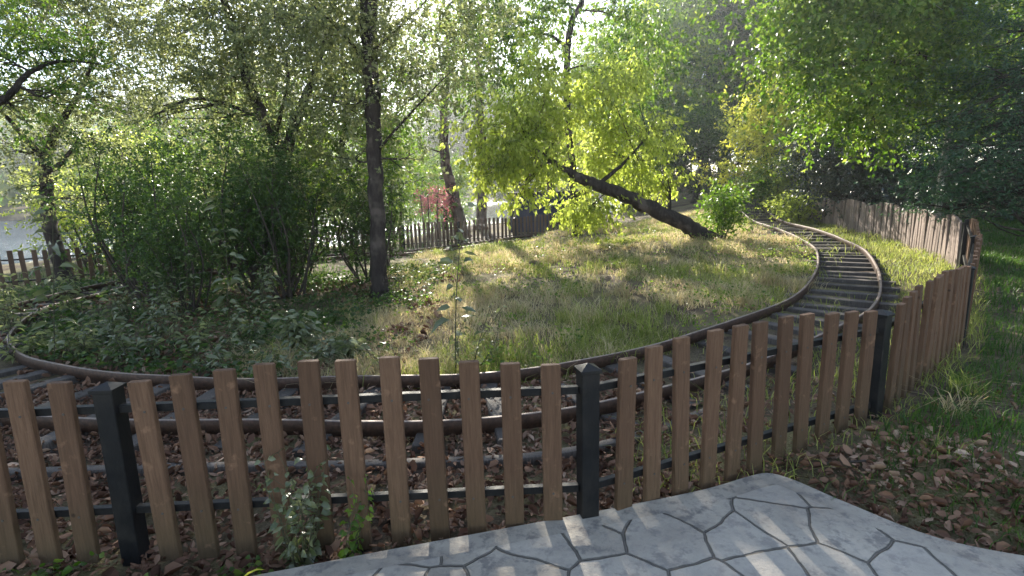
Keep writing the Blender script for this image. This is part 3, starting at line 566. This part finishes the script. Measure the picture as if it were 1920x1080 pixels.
# thicket: dark bushes on the left, one template mesh set and copies
def bush(name, label, b, h, r, mat, leaf, n, seed, stems=9, group=None, bark='twig', droop=.2, low=.1):
    rng = np.random.RandomState(seed); b = np.array(b, float); tr = []; cs = []
    for i in range(stems):
        a = rng.uniform(0, 6.28); q = r*rng.uniform(.2, .9); hh = h*rng.uniform(.6, 1)
        p0_ = b+np.array([math.cos(a)*q*.25, math.sin(a)*q*.25, -.05]); p2_ = b+np.array([math.cos(a)*q, math.sin(a)*q, hh])
        tr.append([(p0_, .012+.006*h), ((p0_+p2_)/2+rng.normal(size=3)*.08*h*np.array([1, 1, 0]), .009+.004*h), (p2_, .004)])
        for t in (.45, .72, .95): 
            if t > low: cs.append((*(p0_+(p2_-p0_)*t+rng.normal(size=3)*.1*r), r*.38, h*.14))
    return make_tree(name, label, 'bush', b, tr, cs, leaf, n, mat, bark, seed, droop, sub=6, group=group, seg=5, spread=.5)
B0 = bush('thicket_bush', 'tallest dark bush of the left thicket, under the forked tree', g(-5.0, 10.2), 3.3, 1.3, 'lf_dark', .062, 11500, 31, 12, 'bushes of the left thicket')
for (x, y, s_, rz, lab) in ((-6.4, 9.3, .92, 1.2, 'dark bush inside the left curve of the track, second from the left'), (-4.0, 9.6, .8, 2.6, 'dark bush between the forked tree and the straight trunk'),
                            (-7.3, 11.3, .85, 4.0, 'leftmost dark bush of the thicket before the left fence'), (-3.2, 11.4, .8, 5.1, 'shaded bush right behind the straight dark trunk'),
                            (-5.6, 13.6, 1.1, .5, 'dense bush at the back of the left thicket'), (-5.0, 8.2, .62, 3.3, 'low dark bush at the front of the left thicket'), (-6.9, 13.2, 1.0, 2.2, 'tall bush close to the left fence behind the thicket')):
    copy_tree(B0, (x, y, T(x, y)-.05), rz, lab, s_)
bush('lakeside_bush', 'pale yellow-green bush above the left fence near the lake', g(-12.5, 16.2), 3.4, 1.9, 'lf_lime', .09, 5000, 35, 9)
bush('lakeside_bush', 'mid green round bush behind the left thicket', g(-9.6, 18.4), 4.0, 2.4, 'lf_mid', .10, 12000, 36, 12)
bush('bright_bush', 'bright lime upright bush on the crest of the meadow', A(1097, 428, 18.5)*[1, 1, 0]+[0, 0, T(*A(1097, 428, 18.5)[:2])], .9, .32, 'lf_lime', .09, 1300, 37, 8, bark='stem')
bush('column_bush', 'narrow column-shaped pale green bush beside the far track', A(1466, 398, 21)*[1, 1, 0]+[0, 0, T(*A(1466, 398, 21)[:2])], 1.55, .35, 'lf_lime', .08, 2500, 38, 9)
bush('leafy_bush', 'small bush wrapped round the base of the leaning trunk', A(1352, 452, 14.8)*[1, 1, 0]+[0, 0, T(*A(1352, 452, 14.8)[:2])], 1.5, .6, 'lf_mid', .09, 2800, 39, 9, bark='stem')
bush('verge_bush', 'yellow-green bush hiding the far end of the grey fence', g(10.1, 18.6), 1.0, .8, 'lf_lime', .10, 2600, 40, 9, bark='stem')
bush('verge_bush', 'bushy green shrub left of the far end of the grey fence', g(10.4, 21.8), 2.0, 1.1, 'lf_mid', .10, 5000, 41, 9, bark='stem')
bush('verge_bush', 'silvery green shrub behind the far end of the grey fence', g(12.2, 20.4), 3.1, 1.3, 'lf_pale', .09, 6500, 42, 9)
bush('shade_bush', 'dark bush in deep shade beyond the right edge of the lawn', g(16.5, 16.5), 3.2, 2.4, 'lf_glossy', .12, 9000, 43, 12)

# background woodland: three template trees, copied
def template(seed, name, label, mat, h, r, leaf, n, bark, loc, dens=1.):
    rng = np.random.RandomState(seed); b = np.array([loc[0], loc[1], T(*loc)-.1]); tr = [[(b, .03*h), (b+[rng.normal()*.2, rng.normal()*.2, h*.35], .023*h), (b+[rng.normal()*.4, rng.normal()*.4, h*.7], .012*h), (b+[rng.normal()*.5, 0, h*.97], .003*h)]]
    cs = []
    for i in range(22):
        a = rng.uniform(0, 6.28); t = rng.uniform(.16, 1); q = r*math.sqrt(max(.08, 1-abs(t-.5)*1.5))*rng.uniform(.3, 1)
        cs.append((b[0]+math.cos(a)*q, b[1]+math.sin(a)*q, b[2]+h*t, r*.36*rng.uniform(.7, 1.3), r*.27))
    return make_tree(name, label, 'tree', b, tr, cs, leaf, n, mat, bark, seed, .4, sub=10, group='trees of the wood behind the fences', spread=.36)
T0 = template(51, 'woodland_tree', 'mid green tree behind the left fence, nearest to the lake', 'lf_mid', 7, 3.0, .15, 15000, 'bark', (-11.0, 24))
T1 = template(52, 'woodland_tree', 'dark green tree in the wood right behind the glossy bush', 'lf_dark', 6.2, 3.0, .14, 17000, 'bark', (14.5, 24))
T2 = template(53, 'woodland_tree', 'lime-leaved tree behind the back fence right of the brown trunks', 'lf_lime', 6.5, 2.4, .15, 6000, 'bark_brown', (2.2, 30))
T3 = template(54, 'shore_tree', 'tall hazy tree on the far shore seen just left of the straight trunk', 'lf_grey', 17, 7.0, .34, 24000, 'bark', (-26, 96))
places = [
 (T0, -15.5, 24, .85, 1.1, 'airy green tree by the lake at the far left'), (T0, -6.2, 28, .8, 2.3, 'green tree between the forked tree and the straight trunk, on the lake shore'),
 (T0, -3.9, 33, .75, .4, 'green tree on the lake shore seen just right of the straight trunk'), (T2, -9.0, 22.5, .75, .2, 'small lime tree seen behind the left thicket'),
 (T2, -14.5, 20.5, .7, 2.0, 'small lime tree at the lake edge above the left fence'), (T2, 4.6, 31, .7, 3.0, 'lime tree seen under the leaning trunk beyond the back fence'),
 (T0, 7.6, 36, .9, 4.0, 'green tree behind the pair of dark trunks'), (T1, 11.6, 34, .9, .7, 'dark tree behind the yellow tree'),
 (T2, 13.6, 29, .8, 1.9, 'lime tree right behind the yellow tree'), (T1, 17.5, 21.5, 1.0, 2.5, 'dark tree filling the wood above the glossy bush'), (T1, 19.5, 16.5, .9, 3.9, 'dark tree behind the slim pale trunk'),
 (T0, 17.2, 29, 1.0, 5.8, 'green tree behind the silvery shrub'), (T1, 24.5, 22, 1.2, .3, 'dark tree deep in the wood on the right'), (T1, 21.5, 11, 1.0, 4.6, 'dark tree at the right edge behind the conifer'),
 (T3, -98, 82, .8, .3, 'hazy tree across the lake at the left edge of the photo'), (T3, -80, 96, .9, 1.3, 'hazy tree across the lake, second from the left edge'), (T3, -60, 100, 1.3, 2.3, 'hazy tree across the lake behind the feathery tree'),
 (T3, -45, 108, 1.7, 3.3, 'hazy tree across the lake behind the forked tree'), (T3, -5, 100, 1.5, 5.0, 'hazy tree far behind the two brown trunks'), (T3, 4, 58, .9, .9, 'hazy tree far behind the top of the lime tree'),
 (T3, 13, 60, 1.05, 2.9, 'tall tree far behind the leaning trunk'), (T3, 22, 56, 1.1, 4.1, 'tall tree far behind the yellow tree'), (T3, 32, 58, 1.2, 5.5, 'tall tree at the back of the wood above the grey fence'),
 (T3, 42, 52, 1.2, 1.9, 'tall tree at the back of the wood behind the pale trunk'), (T3, 50, 42, 1.2, 3.1, 'tall tree at the back of the wood at the right edge'), (T3, -15, 118, 1.8, .1, 'most distant tree on the skyline left of the sun'),
 (T3, 18, 76, 1.35, 3.6, 'most distant tree on the skyline right of the sun'), (T3, -120, 84, 2.0, 2.6, 'tree on the far shore beyond the left edge'), (T3, -62, 132, 1.7, 1.6, 'most distant tree on the skyline above the lake')]
for src, x, y, s_, rz, lab in places: copy_tree(src, (x, y, T(x, y)-.1), rz, lab, s_)
# dark navy block filling a dark blue area, and post behind the back fence
def build_block():
    x0, x1, y = .0, 3.9, 27.0; z = T(1.5, 27); r = empty('block', ((x0+x1)/2, y, z), 'low dark navy shed behind the back fence under the lime leaves', 'block')
    m = MB(); m.box((0, 0, .8), X_, Y_, Z_, 1.95, .9, 1.0); m.build('body', simple('dark_navy', (.02, .025, .06), .7), r)
    m = MB(); m.box((0, 0, 1.86), X_, Y_, Z_, 2.1, 1.05, .05, bev=.01); m.build('lid', simple('dark_lid', (.03, .03, .035), .8), r)
build_block()
q = A(967, 440, 24.9); m = MB(); m.box((0, 0, .95), X_, Y_, Z_, .045, .045, .95, bev=.008)
tag(m.build('timber_post', M['grey_wood'], loc=(q[0], q[1], T(q[0], q[1]))), 'pale upright timber post in front of the navy shed', 'post')

# thin even haze in the autumn air, added for the sun's glow
hz = bpy.data.meshes.new('haze'); x0, x1, y0, y1, z0, z1 = -430, 430, -70, 530, -6, 44
hz.from_pydata([(a, b_, c_) for c_ in (z0, z1) for a, b_ in ((x0, y0), (x1, y0), (x1, y1), (x0, y1))], [], [[3, 2, 1, 0], [4, 5, 6, 7], [0, 1, 5, 4], [1, 2, 6, 5], [2, 3, 7, 6], [3, 0, 4, 7]])
ho = bpy.data.objects.new('haze', hz); COL.objects.link(ho); tag(ho, kind='stuff', label='thin pale backlit haze added in the air for the glow round the sun', cat='haze')
km = NM('haze'); pvn = km.n('ShaderNodeVolumePrincipled'); pvn.inputs['Color'].default_value = (.9, .93, 1, 1); pvn.inputs['Density'].default_value = .001; pvn.inputs['Anisotropy'].default_value = .6
km.l(pvn.outputs[0], km.out.inputs['Volume']); hz.materials.append(km.m)

# far wood on the hill across the lake
rng = np.random.RandomState(77); n = 16000
fx = rng.uniform(-330, 40, n); fy = rng.uniform(90, 330, n); far = (fx+30)*LN[0]+(fy-12)*LN[1]; ok = far > 92; fx, fy = fx[ok], fy[ok]
C_ = np.stack([fx, fy, terr(fx, fy)+rng.uniform(0, 5, len(fx))], 1)
V, F = leaves(C_, rng.normal(size=C_.shape)+[0, 0, .5], rng.uniform(2.2, 4.2, len(fx)), rng, .9, .2)
tag(fmesh('far_wood', V, F, M['lf_mid']), 'hazy green wood covering the hill across the lake', 'wood', kind='stuff')

# ---------------------------------------------------------------- broad-leaved plants
def plant(name, label, b, top, n, leaf, mat, seed, stems=1, wid=.5, sway=.05, start=.15, droop=.35, rad=.006, branch=0, cat='plant'):
    rng = np.random.RandomState(seed); b = np.array(b, float); root = empty(name, b, label, cat); tb = TB(); C = []; D = []; S = []
    for s_ in range(stems):
        a = rng.uniform(0, 6.28); off = np.array([math.cos(a), math.sin(a), 0])*(.0 if stems == 1 else .02)
        tp = np.array(top, float)-b if stems == 1 else (np.array(top, float)-b)*rng.uniform(.6, 1)+np.array([math.cos(a), math.sin(a), 0])*sway*4*rng.uniform(.3, 1)
        mid = tp*.5+rng.normal(size=3)*sway*[1, 1, 0]; P = spline([off, mid, tp], 8); tb.add(P, np.linspace(rad, rad*.35, len(P)), 5)
        for i in range(n):
            t = start+(1-start)*(i/max(1, n-1)); p = P[min(int(t*(len(P)-1)), len(P)-1)]; az = i*2.4+rng.uniform(-.5, .5)
            for q in range(2):
                d = np.array([math.cos(az+q*math.pi), math.sin(az+q*math.pi), rng.uniform(-.1, .5)]); st = p+d*leaf*.25
                tb.add([p, st], [.0022, .0015], 3)
                C.append(st); D.append(d); S.append(leaf*rng.uniform(.7, 1.2)*(1-.3*t))
    tb.build('stem', M['stem'], root)
    V, F = leaves(np.array(C), np.array(D), np.array(S), rng, wid, .12, droop, fine=True); 
    fmesh('leaves', V, F, M[mat], root); return root
b = g(-4.9, 5.45); plant('tall_plant', 'tall single-stemmed broad-leaved plant at the left inside the track curve', b, A(98, 375, 5.45), 21, .2, 'lf_pale', 61, wid=.36, start=.2)
b = g(-4.2, 7.6); plant('tall_plant', 'tall broad-leaved plant standing before the thicket', b, A(412, 372, 7.6), 18, .22, 'lf_pale', 62, wid=.34, start=.2)
b = g(-.56, 4.85); plant('tall_plant', 'thin tall weed stem at the centre of the meadow edge', b, A(868, 392, 4.85), 13, .2, 'lf_pale', 63, wid=.45, start=.08, rad=.008)
b = g(-.42, 4.95); plant('weed', 'short branching weed right of the tall centre stem', b, A(905, 560, 4.95), 8, .09, 'lf_grey', 64, 4, .5, .06, .3)
b = g(-2.4, 5.8); plant('shrub', 'pale-leaved low shrub in front of the dark trunk', b, A(555, 585, 5.8), 10, .17, 'lf_pale', 65, 9, .45, .05, .4)
b = g(-1.75, 5.2); plant('shrub', 'silvery leafy shrub behind the middle pickets', b, A(655, 630, 5.2), 10, .13, 'lf_pale', 66, 10, .5, .05, .3)
b = g(-1.2, 4.95); plant('shrub', 'small grey-green shrub next to the tall centre stem', b, A(712, 640, 4.95), 7, .07, 'lf_grey', 67, 6, .5, .05, .3)
b = np.array([-1.02, 2.22, T(-1.02, 2.22)-.03]); plant('climbing_plant', 'green leafy climber growing over the pickets at the path edge', b, A(565, 845, 2.2), 8, .055, 'lf_pale', 68, 15, .75, .05, .15, cat='climber', rad=.003)
b = np.array([-.8, 2.24, T(-.8, 2.24)-.03]); plant('climbing_plant', 'small leafy climber just right of the larger one', b, A(690, 900, 2.22), 7, .045, 'lf_mid', 69, 6, .75, .04, .15, cat='climber', rad=.0025)
for i, (x, y, h_, lab) in enumerate(((-1.55, 1.98, .12, 'low green weed by the foot of the left steel post'), (-1.32, 2.05, .10, 'low green weed on leaf litter near the corner of the path'), (-1.9, 1.92, .11, 'low green weed at the bottom left below the pickets'), (-2.1, 2.15, .13, 'low green weed left of the left steel post'))):
    b = np.array([x, y, T(x, y)]); plant('weed', lab, b, b+[.02, 0, h_], 5, .05, 'lf_mid', 70+i, 7, .8, .05, .1, rad=.002)
for i, (px, py, d, hpx, lab) in enumerate(((20, 560, 7.6, 70, 'broad-leaved plant at the left edge beside the rail'), (180, 610, 6.2, 60, 'leafy plant inside the left curve of the track'), (290, 600, 6.6, 60, 'leafy plant in the middle of the left clearing'), (350, 640, 5.9, 45, 'low leafy plant near the inner rail on the left'), (470, 640, 6.0, 60, 'leafy plant left of the pale low shrub'), (240, 560, 7.9, 60, 'leafy plant at the back of the left clearing'), (60, 640, 5.9, 40, 'leafy plant growing beside the inner rail at far left'), (420, 690, 5.2, 40, 'small leafy plant right behind the rail and left pickets'), (600, 680, 5.2, 30, 'small pale plant behind the rail below the low shrub'), (130, 560, 8.2, 70, 'arching leafy plant at the far side of the left clearing'), (330, 590, 7.6, 80, 'arching leafy plant at the foot of the thicket'), (480, 580, 7.8, 70, 'arching leafy plant right of the tall broad-leaved plant'), (150, 660, 5.7, 45, 'small leafy plant near the left end of the inner rail'), (250, 660, 5.6, 45, 'small leafy plant in the front of the left clearing'), (530, 700, 5.0, 25, 'smallest pale plant at the rail left of the silvery shrub'), (20, 600, 7.2, 60, 'leafy plant outside the left curve of the rail'))):
    q = A(px, py, d); b = g(q[0], q[1]); plant('clearing_plant', lab, b, b+[0, 0, hpx*1.5/1000*d+.15], 8, .14, 'lf_pale' if i % 3 else 'lf_grey', 80+i, 8, .32, .08, .3)

# ---------------------------------------------------------------- grass and litter
rng = np.random.RandomState(5)
def blades(x, y, h, wd, lean, rng):
    n = len(x); z = terr(x, y)-.01; a = rng.uniform(0, 6.283, n); ln = lean*rng.uniform(.3, 1.6, n)*h; B = np.stack([x, y, z], 1)
    d = np.stack([np.cos(a), np.sin(a), np.zeros(n)], 1); ph = rng.uniform(0, 6.283, n); s_ = np.stack([np.cos(ph), np.sin(ph), np.zeros(n)], 1)*wd[:, None]*.5
    m1 = B+d*(ln*.25)[:, None]+Z_*(h*.55)[:, None]; tip = B+d*ln[:, None]+Z_*(h*.95-ln*.2)[:, None]
    V = np.stack([B-s_, B+s_, m1+s_*.75, m1-s_*.75, tip+s_*.12, tip-s_*.12], 1).reshape(-1, 3); k_ = np.arange(n)[:, None]*6
    return V, np.concatenate([k_+np.array([0, 1, 2, 3]), k_+np.array([3, 2, 4, 5])])
def inpoly(x, y, P):
    c = np.zeros(len(x), bool); j = len(P)-1
    for i in range(len(P)):
        q = ((P[i][1] > y) != (P[j][1] > y)) & (x < (P[j][0]-P[i][0])*(y-P[i][1])/(P[j][1]-P[i][1]+1e-12)+P[i][0]); c ^= q; j = i
    return c
def vn(x, y, s, seed=0):     # smooth value noise
    r = np.random.RandomState(seed).rand(64, 64); u = x/s+100; v = y/s+100; i = np.floor(u).astype(int); j = np.floor(v).astype(int); fu = u-i; fv = v-j; fu = fu*fu*(3-2*fu); fv = fv*fv*(3-2*fv)
    q = lambda a, b: r[a % 64, b % 64]
    return (q(i, j)*(1-fu)+q(i+1, j)*fu)*(1-fv)+(q(i, j+1)*(1-fu)+q(i+1, j+1)*fu)*fv
loop = [tuple(p) for p in IN[::4]]
def sample(n, x0, x1, y0, y1, test, ypow=1.):
    x = rng.uniform(x0, x1, n); y = y0+(y1-y0)*rng.uniform(0, 1, n)**ypow; k_ = test(x, y); return x[k_], y[k_]
def meadow(x, y): return inpoly(x, y, loop+[(9, 26), (3, 25)]) & (x > -2.6+.35*np.sin(y*2)-.12*(y-5)*(y > 12))
def dist_in(x, y): 
    return np.min(np.hypot(x[:, None]-IN[None, ::6, 0], y[:, None]-IN[None, ::6, 1]), axis=1)
x, y = sample(230000, -3, 10, 4.5, 26, meadow, 1.7); tc = sample(2600, -3, 10, 4.6, 24, meadow, 1.5); tn = 30; tr_ = rng.uniform(.03, .11, len(tc[0])); x = np.concatenate([x, (tc[0][:, None]+rng.normal(size=(len(tc[0]), tn))*tr_[:, None]).ravel()]); y = np.concatenate([y, (tc[1][:, None]+rng.normal(size=(len(tc[0]), tn))*tr_[:, None]).ravel()])
tall = np.concatenate([np.ones(len(x)-len(tc[0])*tn), np.repeat(rng.uniform(1.0, 2.3, len(tc[0])), tn)])
m = (dist_in(x, y) > .06) & (rng.rand(len(x)) < np.where(tall > 1, 1, .0+1.1*sstep(.38, .72, vn(x, y, .9, 1)*.6+vn(x, y, .35, 21)*.4))); tall = tall[m]; x, y = x[m], y[m]
nz = vn(x, y, 1.6, 2)*.6+vn(x, y, .5, 3)*.4; dry = rng.rand(len(x)) < np.clip((nz-.37)*4.5, .15, .9)
hh = (.04+.12*vn(x, y, .8, 4)*rng.uniform(.4, 1.3, len(x)))*tall
wd = .005+.0006*y
V, F = blades(x[~dry], y[~dry], hh[~dry]*1.05, wd[~dry], .6, rng); tag(fmesh('meadow_grass', V, F, M['grass']), 'green tufted grass growing over the sunlit meadow', 'grass', kind='stuff')
V, F = blades(x[dry], y[dry], hh[dry]*1.1, wd[dry]*.85, 1.0, rng); tag(fmesh('dry_grass', V, F, M['straw']), 'dry straw-coloured grass matted among the green meadow', 'grass', kind='stuff')
# weeds among the grass
x, y = sample(26000, -3, 9, 4.7, 22, meadow, 1.4); m = (vn(x, y, .7, 6) > .52); x, y = x[m], y[m]
C_ = np.stack([x, y, terr(x, y)+rng.uniform(.03, .24, len(x))], 1); V, F = leaves(C_, rng.normal(size=C_.shape)*[1, 1, .4], rng.uniform(.03, .06, len(x)), rng, .6)
tag(fmesh('meadow_weeds', V, F, M['lf_mid']), 'small broad-leaved weeds scattered through the meadow grass', 'weeds', kind='stuff')
# right verge outside the near fence
fenceline = [p0, p1, p2, p3, p4, p5, p6, gp[1]]
outer_right = [(1.55, 2.62), (2.5, 3.2), (4.5, 4.9), (6.4, 7.05), (8.25, 9.2), (9.15, 10.7), (10.2, 12.6), (10.6, 15), (10.9, 18), (26, 18), (26, 1.0), (5, 1.35), (2.7, 1.9), (1.95, 2.2)]
verge = lambda x, y: inpoly(x, y, outer_right)
x, y = sample(210000, 1.5, 20, 1.2, 18, verge, 1.9); m = rng.rand(len(x)) < np.clip(.22+1.3*sstep(1.7, 2.7, x+(y-2.6)*.25)*(vn(x, y, .55, 7)+.15), 0, 1); x, y = x[m], y[m]
V, F = blades(x, y, .05+.13*vn(x, y, .5, 8)*rng.uniform(.5, 1.4, len(x)), .0045+.0008*y, .7, rng); tag(fmesh('verge_grass', V, F, M['grass_dark']), 'lush shaded grass on the verge right of the near fence', 'grass', kind='stuff')
# grass along the track and between rails on the right
ctr = IN+nr*.45
def near_track(x, y): d_ = np.min(np.hypot(x[:, None]-ctr[None, ::5, 0], y[:, None]-ctr[None, ::5, 1]), axis=1); return d_
x, y = sample(90000, .5, 10.6, 2.7, 24, lambda x, y: ~inpoly(x, y, loop+[(9, 26), (3, 25)]) & ~verge(x, y), 1.3)
d_ = near_track(x, y); m = (((d_ > .62) & (rng.rand(len(x)) < .75)) | (rng.rand(len(x)) < .10*(vn(x, y, .6, 9) > .45))) & ((x > 2.6) | (rng.rand(len(x)) < .10+.25*(x > .6))); x, y = x[m], y[m]
V, F = blades(x, y, .06+.2*vn(x, y, .6, 10)*rng.uniform(.5, 1.3, len(x)), .005+.0006*y, .8, rng); tag(fmesh('trackside_grass', V, F, M['grass']), 'rough grass between the rail track and the fences on the right', 'grass', kind='stuff')
# shaded floor on the left: grass and ground cover
x, y = sample(40000, -14, -1.5, 4.6, 22, lambda x, y: (near_track(x, y) > .6) & ~meadow(x, y), 1.3); m = rng.rand(len(x)) < .15+.8*vn(x, y, 1, 11); x, y = x[m], y[m]
V, F = blades(x, y, .05+.16*vn(x, y, .7, 12)*rng.uniform(.5, 1.3, len(x)), .006+.0006*y, .8, rng); tag(fmesh('shade_grass', V, F, M['grass_dark']), 'thin grass in the shade under the trees on the left', 'grass', kind='stuff')
x, y = sample(26000, -11, -1.3, 4.6, 13, lambda x, y: near_track(x, y) > .55, 1.2); m = vn(x, y, .8, 13)+rng.rand(len(x))*.3 > .62; x, y = x[m], y[m]
C_ = np.stack([x, y, terr(x, y)+rng.uniform(.02, .2, len(x))], 1); V, F = leaves(C_, rng.normal(size=C_.shape)*[1, 1, .3], rng.uniform(.04, .1, len(x)), rng, .5)
tag(fmesh('ground_cover', V, F, M['lf_dark']), 'low leafy ground cover under the thicket on the left', 'ground cover', kind='stuff')
# dead leaves
def litter(n, x0, x1, y0, y1, test, s0, s1, name, label, lift=.05, ypow=1.):
    x, y = sample(n, x0, x1, y0, y1, test, ypow); C_ = np.stack([x, y, terr(x, y)+rng.uniform(-.005, lift, len(x))**1], 1)
    D = rng.normal(size=C_.shape)*[1, 1, .35]; sz = s0+(s1*1.25-s0)*rng.beta(1.3, 2.6, len(x)); n = len(x)
    D = unit(D); side = unit(np.cross(D, rng.normal(size=(n, 3))*[.6, .6, 0]+Z_)); nn = np.cross(side, D); L = sz[:, None]; W = L*rng.uniform(.3, .65, (n, 1))*.5; cu = L*rng.uniform(-.35, .55, (n, 1))
    m1 = C_+D*L*.3; m2 = C_+D*L*.72+nn*cu*.3
    V = np.stack([C_, m1+side*W+nn*cu, m2+side*W*.8+nn*cu, C_+D*L+nn*cu*.8, m2-side*W*.8+nn*cu, m1-side*W+nn*cu, m1, m2], 1).reshape(-1, 3); k_ = np.arange(n)[:, None]*8
    tri = np.concatenate([k_+np.array(t) for t in ([0, 1, 6], [1, 2, 7], [1, 7, 6], [2, 3, 7], [0, 6, 5], [6, 7, 4], [6, 4, 5], [7, 3, 4])])
    return tag(fmesh(name, V, tri, M['litter']), label, 'dead leaves', kind='stuff')
pathpoly = [tuple(p) for p in E_]+[(5, -4), (-6, -4)]
notpath = lambda x, y: ~inpoly(x, y, pathpoly)
litter(32000, -5.5, 2.6, 1.3, 4.7, lambda x, y: notpath(x, y) & (rng.rand(len(x)) < 1-.85*sstep(.4, 2.2, x)*(y > 2.9)), .02, .075, 'leaf_litter', 'dead brown leaves covering the ground around the near fence and rails')
litter(9000, 1.4, 7, 1.2, 4.5, lambda x, y: notpath(x, y) & verge(x, y) & (rng.rand(len(x)) < 1.05-sstep(2.0, 3.6, x+(y-2.6)*.3)*.85), .015, .07, 'fallen_leaves', 'large dead leaves piled beside the path corner on the right')
litter(9000, -9, -1, 4.6, 11, lambda x, y: vn(x, y, 1.0, 15) > .4, .05, .11, 'shade_litter', 'dead leaves on the shaded floor of the left clearing', .06)
# leaf and grass details in front
C_ = np.array([[-1.18, 2.0, .006]]); V, F = leaves(C_, np.array([[.8, .5, .15]]), np.array([.10]), rng, .45, .12, fine=True); tag(fmesh('yellow_leaf', V, F, M['lf_yellow']), 'single yellow fallen leaf at the bottom left corner of the path', 'leaf')
def tuft(label, x, y, n, h, mat, seed, lean=1.0):
    r = np.random.RandomState(seed); xx = x+r.normal(size=n)*.05; yy = y+r.normal(size=n)*.05; V, F = blades(xx, yy, h*r.uniform(.5, 1.2, n), np.full(n, .007), lean, r); return tag(fmesh('grass_tuft', V, F, M[mat]), label, 'grass tuft', 'grass tufts on the right verge')
for i, (x, y, L, a, lab) in enumerate(((2.9, 2.55, .45, .4, 'thin fallen twig on the dead leaves right of the path'), (3.6, 3.1, .6, 2.4, 'longer bent twig lying in the verge grass'), (-.3, 3.9, .5, 1.0, 'thin twig lying between the rails behind the middle pickets'), (1.95, 2.75, .3, 2.9, 'short twig close to the corner of the path'))):
    P_ = np.array([[math.cos(a)*L*t+.03*math.sin(5*t+i), math.sin(a)*L*t, T(x+math.cos(a)*L*t, y+math.sin(a)*L*t)-T(x, y)+.03] for t in np.linspace(0, 1, 7)]); t_ = TB(); t_.add(P_, np.linspace(.007, .003, 7), 5)
    tag(t_.build('twig', M['twig'], loc=(x, y, T(x, y))), lab, 'twig')
tuft('arching pale grass tuft just right of the corner steel post', 2.95, 3.35, 45, .26, 'straw', 1, 1.4)
tuft('yellow-green grass tuft right of the pale arching one', 3.3, 3.7, 60, .24, 'grass', 2)
tuft('small upright grass tuft among dead leaves near the path edge', 2.35, 2.72, 22, .2, 'grass', 3, .7)
tuft('bright grass tuft close to the right end of the path edge', 2.6, 2.35, 25, .16, 'grass', 4, .9)
tuft('grass tuft at the lower right edge of the photo', 3.35, 2.65, 30, .2, 'grass', 5)
print('faces', sum(len(o.data.polygons) for o in bpy.data.objects if o.type == 'MESH' and o.data.users >= 1), 'objects', len(bpy.data.objects))
